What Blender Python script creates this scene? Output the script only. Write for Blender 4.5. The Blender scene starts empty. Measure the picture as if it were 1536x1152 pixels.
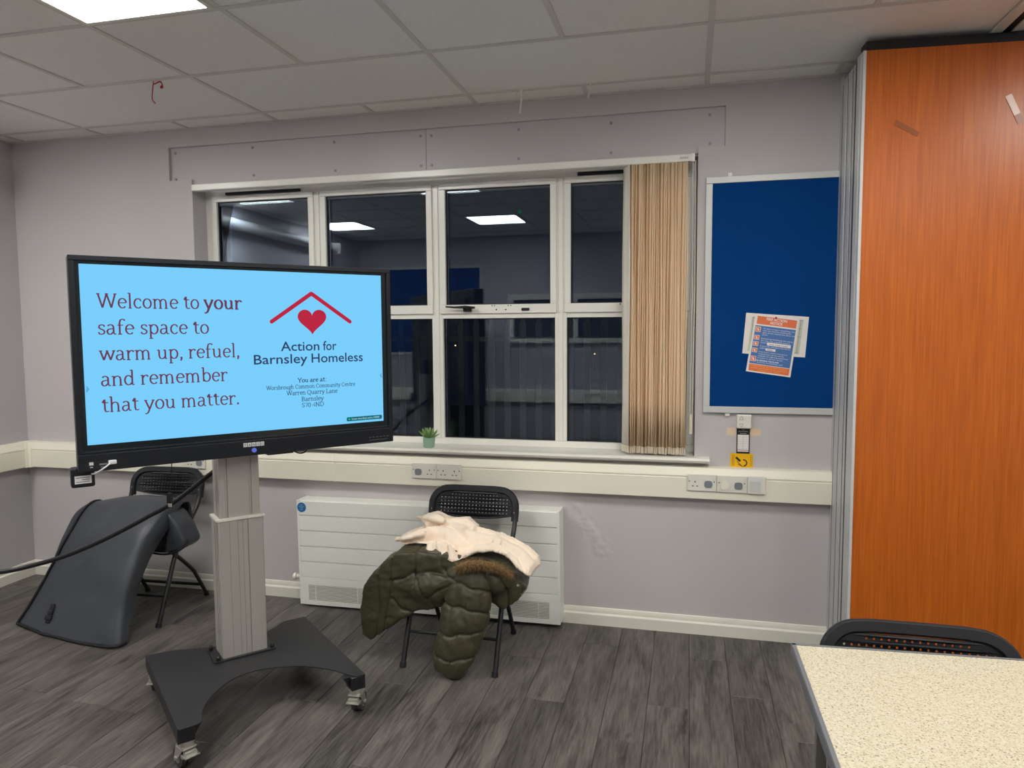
import bpy, bmesh, math, random
import numpy as np
from mathutils import Vector, Matrix, noise
from mathutils.kdtree import KDTree

random.seed(7)
D = bpy.data
SC = bpy.context.scene
COL = SC.collection
PI = math.pi

# ------------------------------------------------------------------ camera
cam_d = D.cameras.new('camera')
cam_d.sensor_width = 36.0
cam_d.lens = 1085.16 * 36.0 / 1536.0
cam_d.clip_start = 0.05
cam = D.objects.new('camera', cam_d)
COL.objects.link(cam)
yaw, pitch, roll = 0.2404159, -0.07575274, -0.00620356
fw = Vector((-math.sin(yaw) * math.cos(pitch), math.cos(yaw) * math.cos(pitch), math.sin(pitch)))
r0 = Vector((math.cos(yaw), math.sin(yaw), 0))
u0 = r0.cross(fw)
rt = r0 * math.cos(roll) + u0 * math.sin(roll)
up = -r0 * math.sin(roll) + u0 * math.cos(roll)
M = Matrix(((rt.x, up.x, -fw.x), (rt.y, up.y, -fw.y), (rt.z, up.z, -fw.z))).to_4x4()
M.translation = Vector((0, -3.856, 1.615))
cam.matrix_world = M
SC.camera = cam

# ------------------------------------------------------------------ world, exposure
w = D.worlds.new('night'); SC.world = w; w.use_nodes = True
w.node_tree.nodes['Background'].inputs[0].default_value = (0.010, 0.014, 0.026, 1)
w.node_tree.nodes['Background'].inputs[1].default_value = 0.35
SC.view_settings.view_transform = 'Standard'
SC.view_settings.look = 'None'
SC.view_settings.exposure = 0.0
SC.view_settings.gamma = 1.0
SC.view_settings.use_curve_mapping = False
PANEL_LIGHT = 27.0
SCREEN = 1.0

# ------------------------------------------------------------------ materials
def lin(c):
    return tuple((x / 255 / 12.92 if x / 255 <= .04045 else ((x / 255 + .055) / 1.055) ** 2.4) for x in c)

def mat(name, rgb, rough=.5, metal=0., spec=.5, noise_amt=0., noise_scale=20., bump=0., bump_scale=60., stretch=(1, 1, 1), coat=0., sheen=0.):
    m = D.materials.new(name); m.use_nodes = True
    nt = m.node_tree; b = nt.nodes['Principled BSDF']
    c = lin(rgb)
    b.inputs['Base Color'].default_value = (*c, 1)
    b.inputs['Roughness'].default_value = rough
    b.inputs['Metallic'].default_value = metal
    b.inputs['Specular IOR Level'].default_value = spec
    b.inputs['Coat Weight'].default_value = coat
    b.inputs['Sheen Weight'].default_value = sheen
    tc = nt.nodes.new('ShaderNodeTexCoord'); mp = nt.nodes.new('ShaderNodeMapping')
    mp.inputs['Scale'].default_value = stretch
    nt.links.new(tc.outputs['Object'], mp.inputs[0])
    if noise_amt:
        n = nt.nodes.new('ShaderNodeTexNoise'); n.inputs['Scale'].default_value = noise_scale; n.inputs['Detail'].default_value = 6
        nt.links.new(mp.outputs[0], n.inputs[0])
        r = nt.nodes.new('ShaderNodeMapRange')
        r.inputs['From Min'].default_value = .3; r.inputs['From Max'].default_value = .7
        r.inputs['To Min'].default_value = 1 - noise_amt; r.inputs['To Max'].default_value = 1 + noise_amt
        nt.links.new(n.outputs[0], r.inputs[0])
        x = nt.nodes.new('ShaderNodeVectorMath'); x.operation = 'SCALE'
        x.inputs[0].default_value = c
        nt.links.new(r.outputs[0], x.inputs['Scale'])
        nt.links.new(x.outputs[0], b.inputs['Base Color'])
    if bump:
        n = nt.nodes.new('ShaderNodeTexNoise'); n.inputs['Scale'].default_value = bump_scale; n.inputs['Detail'].default_value = 4
        nt.links.new(mp.outputs[0], n.inputs[0])
        bp = nt.nodes.new('ShaderNodeBump'); bp.inputs['Strength'].default_value = bump; bp.inputs['Distance'].default_value = .004
        nt.links.new(n.outputs[0], bp.inputs['Height'])
        nt.links.new(bp.outputs[0], b.inputs['Normal'])
    return m

def emis(name, rgb, s=1.0, linear=None):
    m = D.materials.new(name); m.use_nodes = True
    nt = m.node_tree; nt.nodes.clear()
    o = nt.nodes.new('ShaderNodeOutputMaterial'); e = nt.nodes.new('ShaderNodeEmission')
    e.inputs[0].default_value = (*(linear or lin(rgb)), 1); e.inputs[1].default_value = s
    nt.links.new(e.outputs[0], o.inputs[0])
    return m

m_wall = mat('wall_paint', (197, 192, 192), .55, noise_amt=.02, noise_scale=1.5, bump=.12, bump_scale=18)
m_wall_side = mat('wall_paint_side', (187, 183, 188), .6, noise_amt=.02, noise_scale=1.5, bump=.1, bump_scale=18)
m_board_paint = mat('pelmet_paint', (190, 186, 187), .4, noise_amt=.025, noise_scale=3, bump=.05, bump_scale=10)
m_screw = mat('painted_screw', (148, 146, 148), .4)
m_white = mat('white_gloss', (228, 226, 215), .3, noise_amt=.02, noise_scale=8)
m_trunk = mat('trunking_pvc', (240, 236, 218), .35)
m_upvc = mat('window_frame_white', (238, 237, 229), .25)
m_skirt = mat('skirting_gloss', (228, 226, 214), .28, noise_amt=.04, noise_scale=6)
m_rad = mat('radiator_white', (238, 239, 232), .38)
m_tile = mat('ceiling_tile', (240, 237, 231), .9, noise_amt=.03, noise_scale=90, bump=.15, bump_scale=220)
m_tbar = mat('ceiling_grid', (214, 210, 203), .5)
m_black = mat('black_plastic', (30, 31, 36), .42, spec=.4)
m_chair = mat('chair_plastic', (33, 34, 38), .5, spec=.35, bump=.08, bump_scale=300)
m_blackmetal = mat('black_steel', (26, 27, 30), .38, spec=.5)
m_base = mat('powder_coat_black', (34, 34, 38), .48, spec=.5, bump=.06, bump_scale=500)
m_bezel = mat('display_bezel', (22, 27, 34), .35, spec=.4)
m_bezel_in = mat('display_glass_border', (14, 26, 32), .15, spec=.5)
m_alu = mat('anodised_aluminium', (184, 181, 174), .42, metal=.3)
m_alu_dark = mat('aluminium_groove', (120, 119, 114), .4, metal=.3)
m_alu_bright = mat('aluminium_trim', (204, 205, 203), .4, metal=.1)
m_chrome = mat('zinc_plate', (200, 198, 190), .34, metal=.75)
m_tyre = mat('castor_tread', (72, 71, 68), .6)
m_blue = mat('board_felt', (6, 62, 126), .95, noise_amt=.05, noise_scale=3, bump=.15, bump_scale=400, spec=.1)
m_dark = mat('dark_slot', (16, 17, 20), .6)
m_grey_insert = mat('grey_insert', (126, 130, 135), .45)
m_seal = mat('black_seal', (22, 23, 30), .5)
m_jacket = mat('olive_nylon', (62, 60, 40), .42, spec=.4, noise_amt=.08, noise_scale=14, bump=.25, bump_scale=60, sheen=.05)
m_fleece = mat('cream_fleece', (246, 229, 208), .95, noise_amt=.03, noise_scale=12, bump=.35, bump_scale=260, spec=.1, sheen=.2)
m_fur = mat('brown_fur', (128, 100, 62), .8, noise_amt=.45, noise_scale=90)
m_cover = mat('coated_grey_fabric', (60, 64, 71), .42, spec=.5, noise_amt=.06, noise_scale=6, bump=.3, bump_scale=14)
m_cover_in = mat('cover_reverse', (52, 60, 68), .5, spec=.4, noise_amt=.05, noise_scale=6)
m_webbing = mat('black_webbing', (14, 14, 17), .7)
m_pot = mat('sage_pot', (150, 183, 162), .55)
m_leaf = mat('succulent_leaf', (138, 168, 104), .5, noise_amt=.2, noise_scale=50)
m_soil = mat('potting_soil', (60, 50, 40), .9)
m_tape = mat('masking_tape', (226, 202, 172), .7)
m_tape_clear = mat('brown_tape', (150, 84, 38), .3)
m_tape_pale = mat('pale_tape', (236, 208, 192), .3)
m_paper = mat('paper_white', (236, 232, 226), .5)
m_plan = mat('plan_print', (205, 206, 186), .5)
m_red = mat('red_foil', (165, 30, 48), .3)
m_orange = mat('notice_orange', (235, 120, 72), .5)
m_nblue = mat('notice_blue', (72, 118, 178), .5)
m_white_ink = mat('white_ink', (235, 238, 240), .5)
m_black_ink = mat('black_ink', (24, 24, 26), .5)
m_yellow = mat('yellow_card', (245, 190, 10), .45)
m_yel_ink = mat('yellow_ink', (250, 200, 90), .5)
m_sticker = mat('blue_sticker', (24, 112, 178), .4)
m_label = mat('white_label', (225, 225, 225), .5)
m_cable = mat('black_cable', (18, 18, 20), .45, spec=.4)
m_usb = mat('white_lead', (225, 224, 222), .4)
m_led = emis('ceiling_diffuser', (255, 252, 246), PANEL_LIGHT, linear=(1.0, .982, .935))
m_lcd = emis('display_picture', (0, 0, 0), SCREEN, linear=(.195, .62, .97))
m_txt = emis('display_text_plum', (112, 62, 88), .9)
m_txt2 = emis('display_text_navy', (52, 66, 104), .9)
m_logo = emis('display_logo_red', (186, 40, 66), 1.0)
m_toast = emis('display_toast', (22, 104, 118), 1.0)
m_toast_t = emis('display_toast_text', (190, 235, 235), 1.0)
m_chev = emis('display_chevron', (88, 170, 215), 1.0)
m_power = emis('power_led', (110, 130, 235), .7)
m_exit = emis('exit_green', (20, 200, 140), 1.2)
m_out = mat('tarmac_outside', (70, 72, 74), .9)
m_fence = mat('galvanised_fence', (96, 104, 108), .7)
m_lamp_far = emis('far_street_lamp', (255, 220, 160), 2.0)
m_floor_under = mat('floor_joint', (26, 24, 23), .8)

# blinds: beige fabric, slightly translucent
m_blind = mat('blind_fabric', (255, 238, 210), .9, spec=.1, bump=.2, bump_scale=300)
_nt = m_blind.node_tree; _tr = _nt.nodes.new('ShaderNodeBsdfTranslucent'); _tr.inputs[0].default_value = (*lin((252, 232, 200)), 1)
_mx = _nt.nodes.new('ShaderNodeMixShader'); _mx.inputs[0].default_value = .4
_nt.links.new(_nt.nodes['Principled BSDF'].outputs[0], _mx.inputs[1]); _nt.links.new(_tr.outputs[0], _mx.inputs[2])
_nt.links.new(_mx.outputs[0], _nt.nodes['Material Output'].inputs[0])
m_blind_w = mat('blind_lit_vane_and_chain', (236, 230, 216), .9, spec=.1)  # first vane's face-on light put into its colour; chain shares the tone
m_blind_tail = mat('blind_weight_pocket', (226, 214, 192), .8)

# plank material
def plank_material():
    m = D.materials.new('grey_oak_plank'); m.use_nodes = True
    nt = m.node_tree; L = nt.links; b = nt.nodes['Principled BSDF']
    tc = nt.nodes.new('ShaderNodeTexCoord'); oi = nt.nodes.new('ShaderNodeObjectInfo')
    mul = nt.nodes.new('ShaderNodeMath'); mul.operation = 'MULTIPLY'; mul.inputs[1].default_value = 37.0
    L.new(oi.outputs['Random'], mul.inputs[0])
    cx = nt.nodes.new('ShaderNodeCombineXYZ'); L.new(mul.outputs[0], cx.inputs[0]); L.new(mul.outputs[0], cx.inputs[1])
    add = nt.nodes.new('ShaderNodeVectorMath'); L.new(tc.outputs['Object'], add.inputs[0]); L.new(cx.outputs[0], add.inputs[1])
    mp = nt.nodes.new('ShaderNodeMapping'); mp.inputs['Scale'].default_value = (1, .07, 1)
    L.new(add.outputs[0], mp.inputs[0])
    n1 = nt.nodes.new('ShaderNodeTexNoise'); n1.inputs['Scale'].default_value = 95; n1.inputs['Detail'].default_value = 8; n1.inputs['Roughness'].default_value = .65
    L.new(mp.outputs[0], n1.inputs[0])
    mp2 = nt.nodes.new('ShaderNodeMapping'); mp2.inputs['Scale'].default_value = (1, .16, 1)
    L.new(add.outputs[0], mp2.inputs[0])
    n2 = nt.nodes.new('ShaderNodeTexNoise'); n2.inputs['Scale'].default_value = 11; n2.inputs['Detail'].default_value = 3; n2.inputs['Distortion'].default_value = 1.2
    L.new(mp2.outputs[0], n2.inputs[0])
    rp = nt.nodes.new('ShaderNodeValToRGB'); e = rp.color_ramp.elements
    e[0].position = .34; e[0].color = (*lin((44, 41, 40)), 1); e[1].position = .66; e[1].color = (*lin((118, 112, 106)), 1)
    mx = nt.nodes.new('ShaderNodeMath'); mx.operation = 'ADD'
    a1 = nt.nodes.new('ShaderNodeMath'); a1.operation = 'MULTIPLY'; a1.inputs[1].default_value = .55; L.new(n1.outputs[0], a1.inputs[0])
    a2 = nt.nodes.new('ShaderNodeMath'); a2.operation = 'MULTIPLY'; a2.inputs[1].default_value = .45; L.new(n2.outputs[0], a2.inputs[0])
    L.new(a1.outputs[0], mx.inputs[0]); L.new(a2.outputs[0], mx.inputs[1])
    L.new(mx.outputs[0], rp.inputs[0])
    # knots and dark cracks
    mp3 = nt.nodes.new('ShaderNodeMapping'); mp3.inputs['Scale'].default_value = (1, .22, 1)
    L.new(add.outputs[0], mp3.inputs[0])
    n3 = nt.nodes.new('ShaderNodeTexNoise'); n3.inputs['Scale'].default_value = 13; n3.inputs['Detail'].default_value = 5; n3.inputs['Distortion'].default_value = .6
    L.new(mp3.outputs[0], n3.inputs[0])
    kr = nt.nodes.new('ShaderNodeMapRange'); kr.inputs['From Min'].default_value = .64; kr.inputs['From Max'].default_value = .73
    kr.inputs['To Min'].default_value = 0.0; kr.inputs['To Max'].default_value = .75
    L.new(n3.outputs[0], kr.inputs[0])
    mixk = nt.nodes.new('ShaderNodeMix'); mixk.data_type = 'RGBA'
    L.new(kr.outputs[0], mixk.inputs[0]); L.new(rp.outputs[0], mixk.inputs[6]); mixk.inputs[7].default_value = (*lin((24, 22, 22)), 1)
    tone = nt.nodes.new('ShaderNodeMapRange'); tone.inputs['To Min'].default_value = .8; tone.inputs['To Max'].default_value = 1.14
    L.new(oi.outputs['Random'], tone.inputs[0])
    sc = nt.nodes.new('ShaderNodeVectorMath'); sc.operation = 'SCALE'
    L.new(mixk.outputs[2], sc.inputs[0]); L.new(tone.outputs[0], sc.inputs['Scale'])
    L.new(sc.outputs[0], b.inputs['Base Color'])
    b.inputs['Roughness'].default_value = .42; b.inputs['Specular IOR Level'].default_value = .38
    bp = nt.nodes.new('ShaderNodeBump'); bp.inputs['Strength'].default_value = .12; bp.inputs['Distance'].default_value = .002
    L.new(n1.outputs[0], bp.inputs['Height']); L.new(bp.outputs[0], b.inputs['Normal'])
    return m
m_plank = plank_material()

def veneer_material():
    m = D.materials.new('cherry_veneer'); m.use_nodes = True
    nt = m.node_tree; L = nt.links; b = nt.nodes['Principled BSDF']
    tc = nt.nodes.new('ShaderNodeTexCoord')
    mp = nt.nodes.new('ShaderNodeMapping'); mp.inputs['Scale'].default_value = (1, 1, .028); L.new(tc.outputs['Object'], mp.inputs[0])
    n1 = nt.nodes.new('ShaderNodeTexNoise'); n1.inputs['Scale'].default_value = 130; n1.inputs['Detail'].default_value = 6; L.new(mp.outputs[0], n1.inputs[0])
    mp2 = nt.nodes.new('ShaderNodeMapping'); mp2.inputs['Scale'].default_value = (1, 1, .012); L.new(tc.outputs['Object'], mp2.inputs[0])
    n2 = nt.nodes.new('ShaderNodeTexNoise'); n2.inputs['Scale'].default_value = 22; n2.inputs['Detail'].default_value = 2; L.new(mp2.outputs[0], n2.inputs[0])
    ad = nt.nodes.new('ShaderNodeMix'); ad.inputs[0].default_value = .18; L.new(n1.outputs[0], ad.inputs[2]); L.new(n2.outputs[0], ad.inputs[3])
    rp = nt.nodes.new('ShaderNodeValToRGB'); e = rp.color_ramp.elements
    e[0].position = .33; e[0].color = (*lin((172, 84, 8)), 1); e[1].position = .67; e[1].color = (*lin((200, 104, 24)), 1)
    L.new(ad.outputs[0], rp.inputs[0]); L.new(rp.outputs[0], b.inputs['Base Color'])
    b.inputs['Roughness'].default_value = .33; b.inputs['Specular IOR Level'].default_value = .6
    bp = nt.nodes.new('ShaderNodeBump'); bp.inputs['Strength'].default_value = .12; bp.inputs['Distance'].default_value = .002
    L.new(n1.outputs[0], bp.inputs['Height']); L.new(bp.outputs[0], b.inputs['Normal'])
    return m
m_veneer = veneer_material()

def laminate_material():
    m = D.materials.new('speckled_laminate'); m.use_nodes = True
    nt = m.node_tree; L = nt.links; b = nt.nodes['Principled BSDF']
    tc = nt.nodes.new('ShaderNodeTexCoord')
    n1 = nt.nodes.new('ShaderNodeTexNoise'); n1.inputs['Scale'].default_value = 230; n1.inputs['Detail'].default_value = 1; L.new(tc.outputs['Object'], n1.inputs[0])
    n2 = nt.nodes.new('ShaderNodeTexNoise'); n2.inputs['Scale'].default_value = 130; n2.inputs['Detail'].default_value = 2; L.new(tc.outputs['Object'], n2.inputs[0])
    rp = nt.nodes.new('ShaderNodeValToRGB'); e = rp.color_ramp.elements
    e[0].position = .31; e[0].color = (*lin((128, 116, 92)), 1); e[1].position = .40; e[1].color = (*lin((206, 200, 178)), 1)
    L.new(n1.outputs[0], rp.inputs[0])
    rp2 = nt.nodes.new('ShaderNodeValToRGB'); e = rp2.color_ramp.elements
    e[0].position = .4; e[0].color = (1, 1, 1, 1); e[1].position = .66; e[1].color = (.84, .80, .70, 1)
    L.new(n2.outputs[0], rp2.inputs[0])
    mx = nt.nodes.new('ShaderNodeMix'); mx.data_type = 'RGBA'; mx.blend_type = 'MULTIPLY'; mx.inputs[0].default_value = 1
    L.new(rp.outputs[0], mx.inputs[6]); L.new(rp2.outputs[0], mx.inputs[7])
    L.new(mx.outputs[2], b.inputs['Base Color']); b.inputs['Roughness'].default_value = .45
    return m
m_lam = laminate_material()

def glass_material():
    m = D.materials.new('window_glass'); m.use_nodes = True
    nt = m.node_tree; nt.nodes.clear(); L = nt.links
    o = nt.nodes.new('ShaderNodeOutputMaterial'); t = nt.nodes.new('ShaderNodeBsdfTransparent'); g = nt.nodes.new('ShaderNodeBsdfGlossy')
    g.inputs['Roughness'].default_value = 0.0
    t.inputs[0].default_value = (.93, .96, .97, 1); g.inputs[0].default_value = (.74, .85, 1.0, 1)
    f = nt.nodes.new('ShaderNodeFresnel'); f.inputs[0].default_value = 1.72
    x = nt.nodes.new('ShaderNodeMixShader')
    L.new(f.outputs[0], x.inputs[0]); L.new(t.outputs[0], x.inputs[1]); L.new(g.outputs[0], x.inputs[2]); L.new(x.outputs[0], o.inputs[0])
    return m
m_glass = glass_material()

# ------------------------------------------------------------------ helpers
def put(root_loc, rz):
    return Matrix.Translation(Vector(root_loc)) @ Matrix.Rotation(rz, 4, 'Z')

def tag(o, label=None, cat=None, group=None, kind=None):
    if label: o['label'] = label
    if cat: o['category'] = cat
    if group: o['group'] = group
    if kind: o['kind'] = kind
    return o

def empty(name, label, cat, loc=(0, 0, 0), rz=0, group=None):
    o = D.objects.new(name, None); COL.objects.link(o)
    o.empty_display_size = .1
    o.location = loc; o.rotation_euler = (0, 0, rz)
    return tag(o, label, cat, group)

def root_matrix(o):
    m = Matrix.Identity(4)
    chain = []
    while o is not None:
        chain.append(o); o = o.parent
    for c in reversed(chain):
        m = m @ Matrix.Translation(c.location) @ c.rotation_euler.to_matrix().to_4x4()
    return m

def link(name, me, material, parent=None, world=False, smooth=None):
    if material: me.materials.append(material)
    if smooth is not None:
        me.polygons.foreach_set('use_smooth', [True] * len(me.polygons))
        if smooth < 180: me.set_sharp_from_angle(angle=math.radians(smooth))
    o = D.objects.new(name, me); COL.objects.link(o)
    if smooth is not None and smooth <= 60 and len(me.polygons) < 20000:
        wn = o.modifiers.new('normals', 'WEIGHTED_NORMAL'); wn.weight = 100; wn.keep_sharp = True
    if parent is not None:
        if world: me.transform(root_matrix(parent).inverted())
        o.parent = parent
    return o

class MB:
    def __init__(s): s.bm = bmesh.new()
    def _xf(s, vs, mx):
        if mx is not None:
            for v in vs: v.co = mx @ v.co
    def box(s, x0, x1, y0, y1, z0, z1, bevel=0., seg=2, mx=None):
        t = bmesh.new()
        r = bmesh.ops.create_cube(t, size=1)
        for v in t.verts:
            v.co = Vector(((x0 + x1) / 2 + v.co.x * (x1 - x0), (y0 + y1) / 2 + v.co.y * (y1 - y0), (z0 + z1) / 2 + v.co.z * (z1 - z0)))
        if bevel: bmesh.ops.bevel(t, geom=list(t.edges), offset=bevel, segments=seg, affect='EDGES', profile=.5)
        s.merge(t, mx); return s
    def merge(s, t, mx=None):
        vm = {}
        for v in t.verts: vm[v] = s.bm.verts.new(mx @ v.co if mx is not None else v.co)
        for f in t.faces:
            try: s.bm.faces.new([vm[v] for v in f.verts])
            except ValueError: pass
        t.free()
    def ring_loft(s, rings, cap=True, closed=False):
        R = [[s.bm.verts.new(p) for p in r] for r in rings]
        n = len(R[0]); m = len(R)
        for i in range(m if closed else m - 1):
            a, b = R[i], R[(i + 1) % m]
            for j in range(n):
                s.bm.faces.new((a[j], a[(j + 1) % n], b[(j + 1) % n], b[j]))
        if cap and not closed:
            s.bm.faces.new(list(reversed(R[0]))); s.bm.faces.new(R[-1])
        return s
    def tube(s, pts, r, n=12, cap=True, closed=False, flat=None, taper_ends=False):
        P = [Vector(p) for p in pts]; m = len(P)
        rs = r if isinstance(r, (list, tuple)) else [r] * m
        rings = []; prev = None
        for i, p in enumerate(P):
            if closed: t = (P[(i + 1) % m] - P[i - 1])
            else: t = (P[min(i + 1, m - 1)] - P[max(i - 1, 0)])
            t.normalize()
            if prev is None:
                a = Vector((0, 0, 1)) if abs(t.z) < .9 else Vector((1, 0, 0))
                x = t.cross(a).normalized()
            else:
                x = (prev - t * prev.dot(t)).normalized()
            y = t.cross(x); prev = x
            ring = []
            for k in range(n):
                an = 2 * PI * k / n
                q = (x * math.cos(an) + y * math.sin(an)) * rs[i]
                if flat: q = Vector((q.x * flat[0], q.y * flat[1], q.z * flat[2]))
                ring.append(p + q)
            rings.append(ring)
        return s.ring_loft(rings, cap, closed)
    def cyl(s, p0, p1, r, n=20, r2=None):
        return s.tube([p0, p1], [r, r if r2 is None else r2], n)
    def prism(s, poly, lo, hi, axis='z', bevel=0., mx=None):
        t = bmesh.new()
        def P(a, b, h):
            return {'z': (a, b, h), 'y': (a, h, b), 'x': (h, a, b)}[axis]
        A = [t.verts.new(P(a, b, lo)) for a, b in poly]; B = [t.verts.new(P(a, b, hi)) for a, b in poly]
        n = len(A)
        for i in range(n): t.faces.new((A[i], A[(i + 1) % n], B[(i + 1) % n], B[i]))
        t.faces.new(list(reversed(A))); t.faces.new(B)
        bmesh.ops.recalc_face_normals(t, faces=list(t.faces))
        if bevel: 
            es = [e for e in t.edges if not (e.verts[0] in A and e.verts[1] in B) and not (e.verts[0] in B and e.verts[1] in A)]
            bmesh.ops.bevel(t, geom=es, offset=bevel, segments=2, affect='EDGES', profile=.5)
        s.merge(t, mx); return s
    def sphere(s, c, r, n=14, sc=(1, 1, 1)):
        t = bmesh.new(); bmesh.ops.create_uvsphere(t, u_segments=n, v_segments=max(6, n // 2 + 2), radius=r)
        for v in t.verts: v.co = Vector((v.co.x * sc[0], v.co.y * sc[1], v.co.z * sc[2])) + Vector(c)
        s.merge(t); return s
    def mesh(s, name):
        bmesh.ops.recalc_face_normals(s.bm, faces=list(s.bm.faces))
        me = D.meshes.new(name); s.bm.to_mesh(me); s.bm.free(); return me
    def build(s, name, material, parent=None, world=False, smooth=35):
        return link(name, s.mesh(name), material, parent, world, smooth)

def smooth_path(pts, n=8, closed=False):
    P = [Vector(p) for p in pts]; out = []; m = len(P)
    rng = range(m if closed else m - 1)
    for i in rng:
        if closed: a, b, c, d = P[i - 1], P[i], P[(i + 1) % m], P[(i + 2) % m]
        else: a, b, c, d = P[max(i - 1, 0)], P[i], P[i + 1], P[min(i + 2, m - 1)]
        for k in range(n):
            t = k / n
            out.append(.5 * ((2 * b) + (c - a) * t + (2 * a - 5 * b + 4 * c - d) * t * t + (3 * b - a - 3 * c + d) * t ** 3))
    if not closed: out.append(P[-1])
    return out

def rrect(w, h, r, n=6, cx=0, cy=0):
    out = []
    for sx, sy, a0 in ((1, 1, 0), (-1, 1, 90), (-1, -1, 180), (1, -1, 270)):
        for k in range(n + 1):
            a = math.radians(a0 + 90 * k / n)
            out.append((cx + sx * (w / 2 - r) + r * math.cos(a), cy + sy * (h / 2 - r) + r * math.sin(a)))
    return out

def eval_mesh(o):
    bpy.context.view_layer.update()
    dg = bpy.context.evaluated_depsgraph_get()
    me = D.meshes.new_from_object(o.evaluated_get(dg))
    return me

def text_mesh(body, bold=0., spacing=1.0):
    """built-in sans text as a flat mesh, lower-left at the origin; returns mesh, width"""
    cu = D.curves.new('lettering', 'FONT'); cu.body = body; cu.size = 1.0; cu.offset = bold; cu.space_character = spacing
    cu.resolution_u = 3; cu.extrude = 0.0
    o = D.objects.new('lettering', cu); COL.objects.link(o)
    me = eval_mesh(o)
    D.objects.remove(o); D.curves.remove(cu)
    me.materials.clear()
    return me

def text_part(name, body, material, parent, width=None, height=None, mx=None, bold=0., align='left'):
    """mx maps (x right, y up, z out of the surface) to the parent's space; width in metres, height = cap height in metres"""
    me = text_mesh(body, bold)
    co = np.empty(len(me.vertices) * 3); me.vertices.foreach_get('co', co); co = co.reshape(-1, 3)
    x0, x1 = co[:, 0].min(), co[:, 0].max()
    sx = (width / (x1 - x0)) if width else height / .7
    sy = (height / .7) if height else sx
    co[:, 0] = (co[:, 0] - x0) * sx
    if align == 'center': co[:, 0] -= (x1 - x0) * sx / 2
    co[:, 1] *= sy
    me.vertices.foreach_set('co', co.ravel()); me.update()
    if mx is not None: me.transform(mx)
    return link(name, me, material, parent)

# ================================================================== SETTING
CEIL = 2.822
XL, XR, YB = -4.25, 3.5, -4.75
GX, GY = -2.330, -0.177         # a ceiling grid crossing

def struct(o, label=None):
    o['kind'] = 'structure'
    if label: o['label'] = label
    return o

# back wall (window wall): faces the room at y = 0
OX0, OX1, OZ0, OZ1 = -2.925, .032, .93, 2.49       # window opening
RX0, RX1, RZ0, RZ1 = -3.08, .163, 2.49, 2.722       # recessed pelmet
b = MB()
T = .34
b.box(XL - .3, OX0, 0, T, -.1, 2.525)
b.box(OX1, XR + .3, 0, T, -.1, 2.525)
b.box(XL - .3, RX0, 0, T, 2.525, CEIL + .3)
b.box(RX1, XR + .3, 0, T, 2.525, CEIL + .3)
b.box(RX0, RX1, 0, T, RZ1, CEIL + .3)
b.box(RX0, RX1, .035, T, 2.525, RZ1)
b.box(OX0, OX1, .035, T, 2.49, 2.525)
b.box(OX0, OX1, 0, T, -.1, OZ0)
wall_back = struct(b.build('wall_back', m_wall), 'pale grey painted wall around the wide window')
# pelmet boards with screws
for i, (x0, x1) in enumerate(((RX0 + .0005, -1.4335), (-1.4305, RX1 - .0005))):
    pb = MB().box(x0, x1, .018, .036, 2.500, RZ1 - .0005)
    # board follows the stepped outline: cut ends stop at 2.525 outside the opening
    o = pb.build('pelmet_board', m_board_paint, wall_back)
for x, z in ((-3.046, 2.692), (-3.048, 2.537), (-2.517, 2.692), (-2.514, 2.532), (-1.989, 2.689), (-1.986, 2.528), (-1.464, 2.687), (-1.463, 2.525), (-1.402, 2.686), (-1.40, 2.525), (-.904, 2.683), (-.905, 2.53), (-.41, 2.682), (-.409, 2.53), (.087, 2.686), (.089, 2.545)):
    s = MB().cyl((x, .014, z), (x, .020, z), .0075, 12)
    s.box(x - .004, x + .004, .0130, .0142, z - .001, z + .001)
    s.build('screw_head', m_screw, wall_back)
# blown plaster patch right of the radiator
pm = MB(); t = bmesh.new(); N = 60
for j in range(N + 1):
    for i in range(N + 1):
        u, v = i / N, j / N
        x = -.66 + .34 * u; z = .34 + .42 * v
        # ridge runs down-right from upper left
        ax, az, bx, bz = -.60, .64, -.44, .42
        tt = max(0, min(1, ((x - ax) * (bx - ax) + (z - az) * (bz - az)) / ((bx - ax) ** 2 + (bz - az) ** 2)))
        dd = math.hypot(x - ax - (bx - ax) * tt, z - az - (bz - az) * tt)
        env = math.exp(-(dd / .05) ** 2)
        nz = noise.fractal(Vector((x * 22, z * 22, 3)), 1.0, 2.0, 5)
        h = env * (.0035 + .006 * nz)
        e = min(u, v, 1 - u, 1 - v) * 8
        t.verts.new((x, .0006 - max(0, h) * min(1, e), z))
t.verts.ensure_lookup_table()
for j in range(N):
    for i in range(N):
        a = j * (N + 1) + i
        t.faces.new((t.verts[a], t.verts[a + 1], t.verts[a + N + 2], t.verts[a + N + 1]))
pm.merge(t)
pm.build('cracked_plaster_patch', m_wall, wall_back, smooth=180)

b = MB(); b.box(XL - .3, XL, YB - .3, 0, -.1, CEIL + .3)
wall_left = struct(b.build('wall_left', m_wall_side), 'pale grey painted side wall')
b = MB(); b.box(XR, XR + .3, YB - .3, 0, -.1, CEIL + .3)
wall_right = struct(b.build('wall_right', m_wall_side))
b = MB(); b.box(XL - .3, XR + .3, YB - .3, YB, -.1, CEIL + .3)
wall_front = struct(b.build('wall_front', m_wall_side), 'grey wall behind the photographer, seen mirrored in the window glass')

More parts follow.
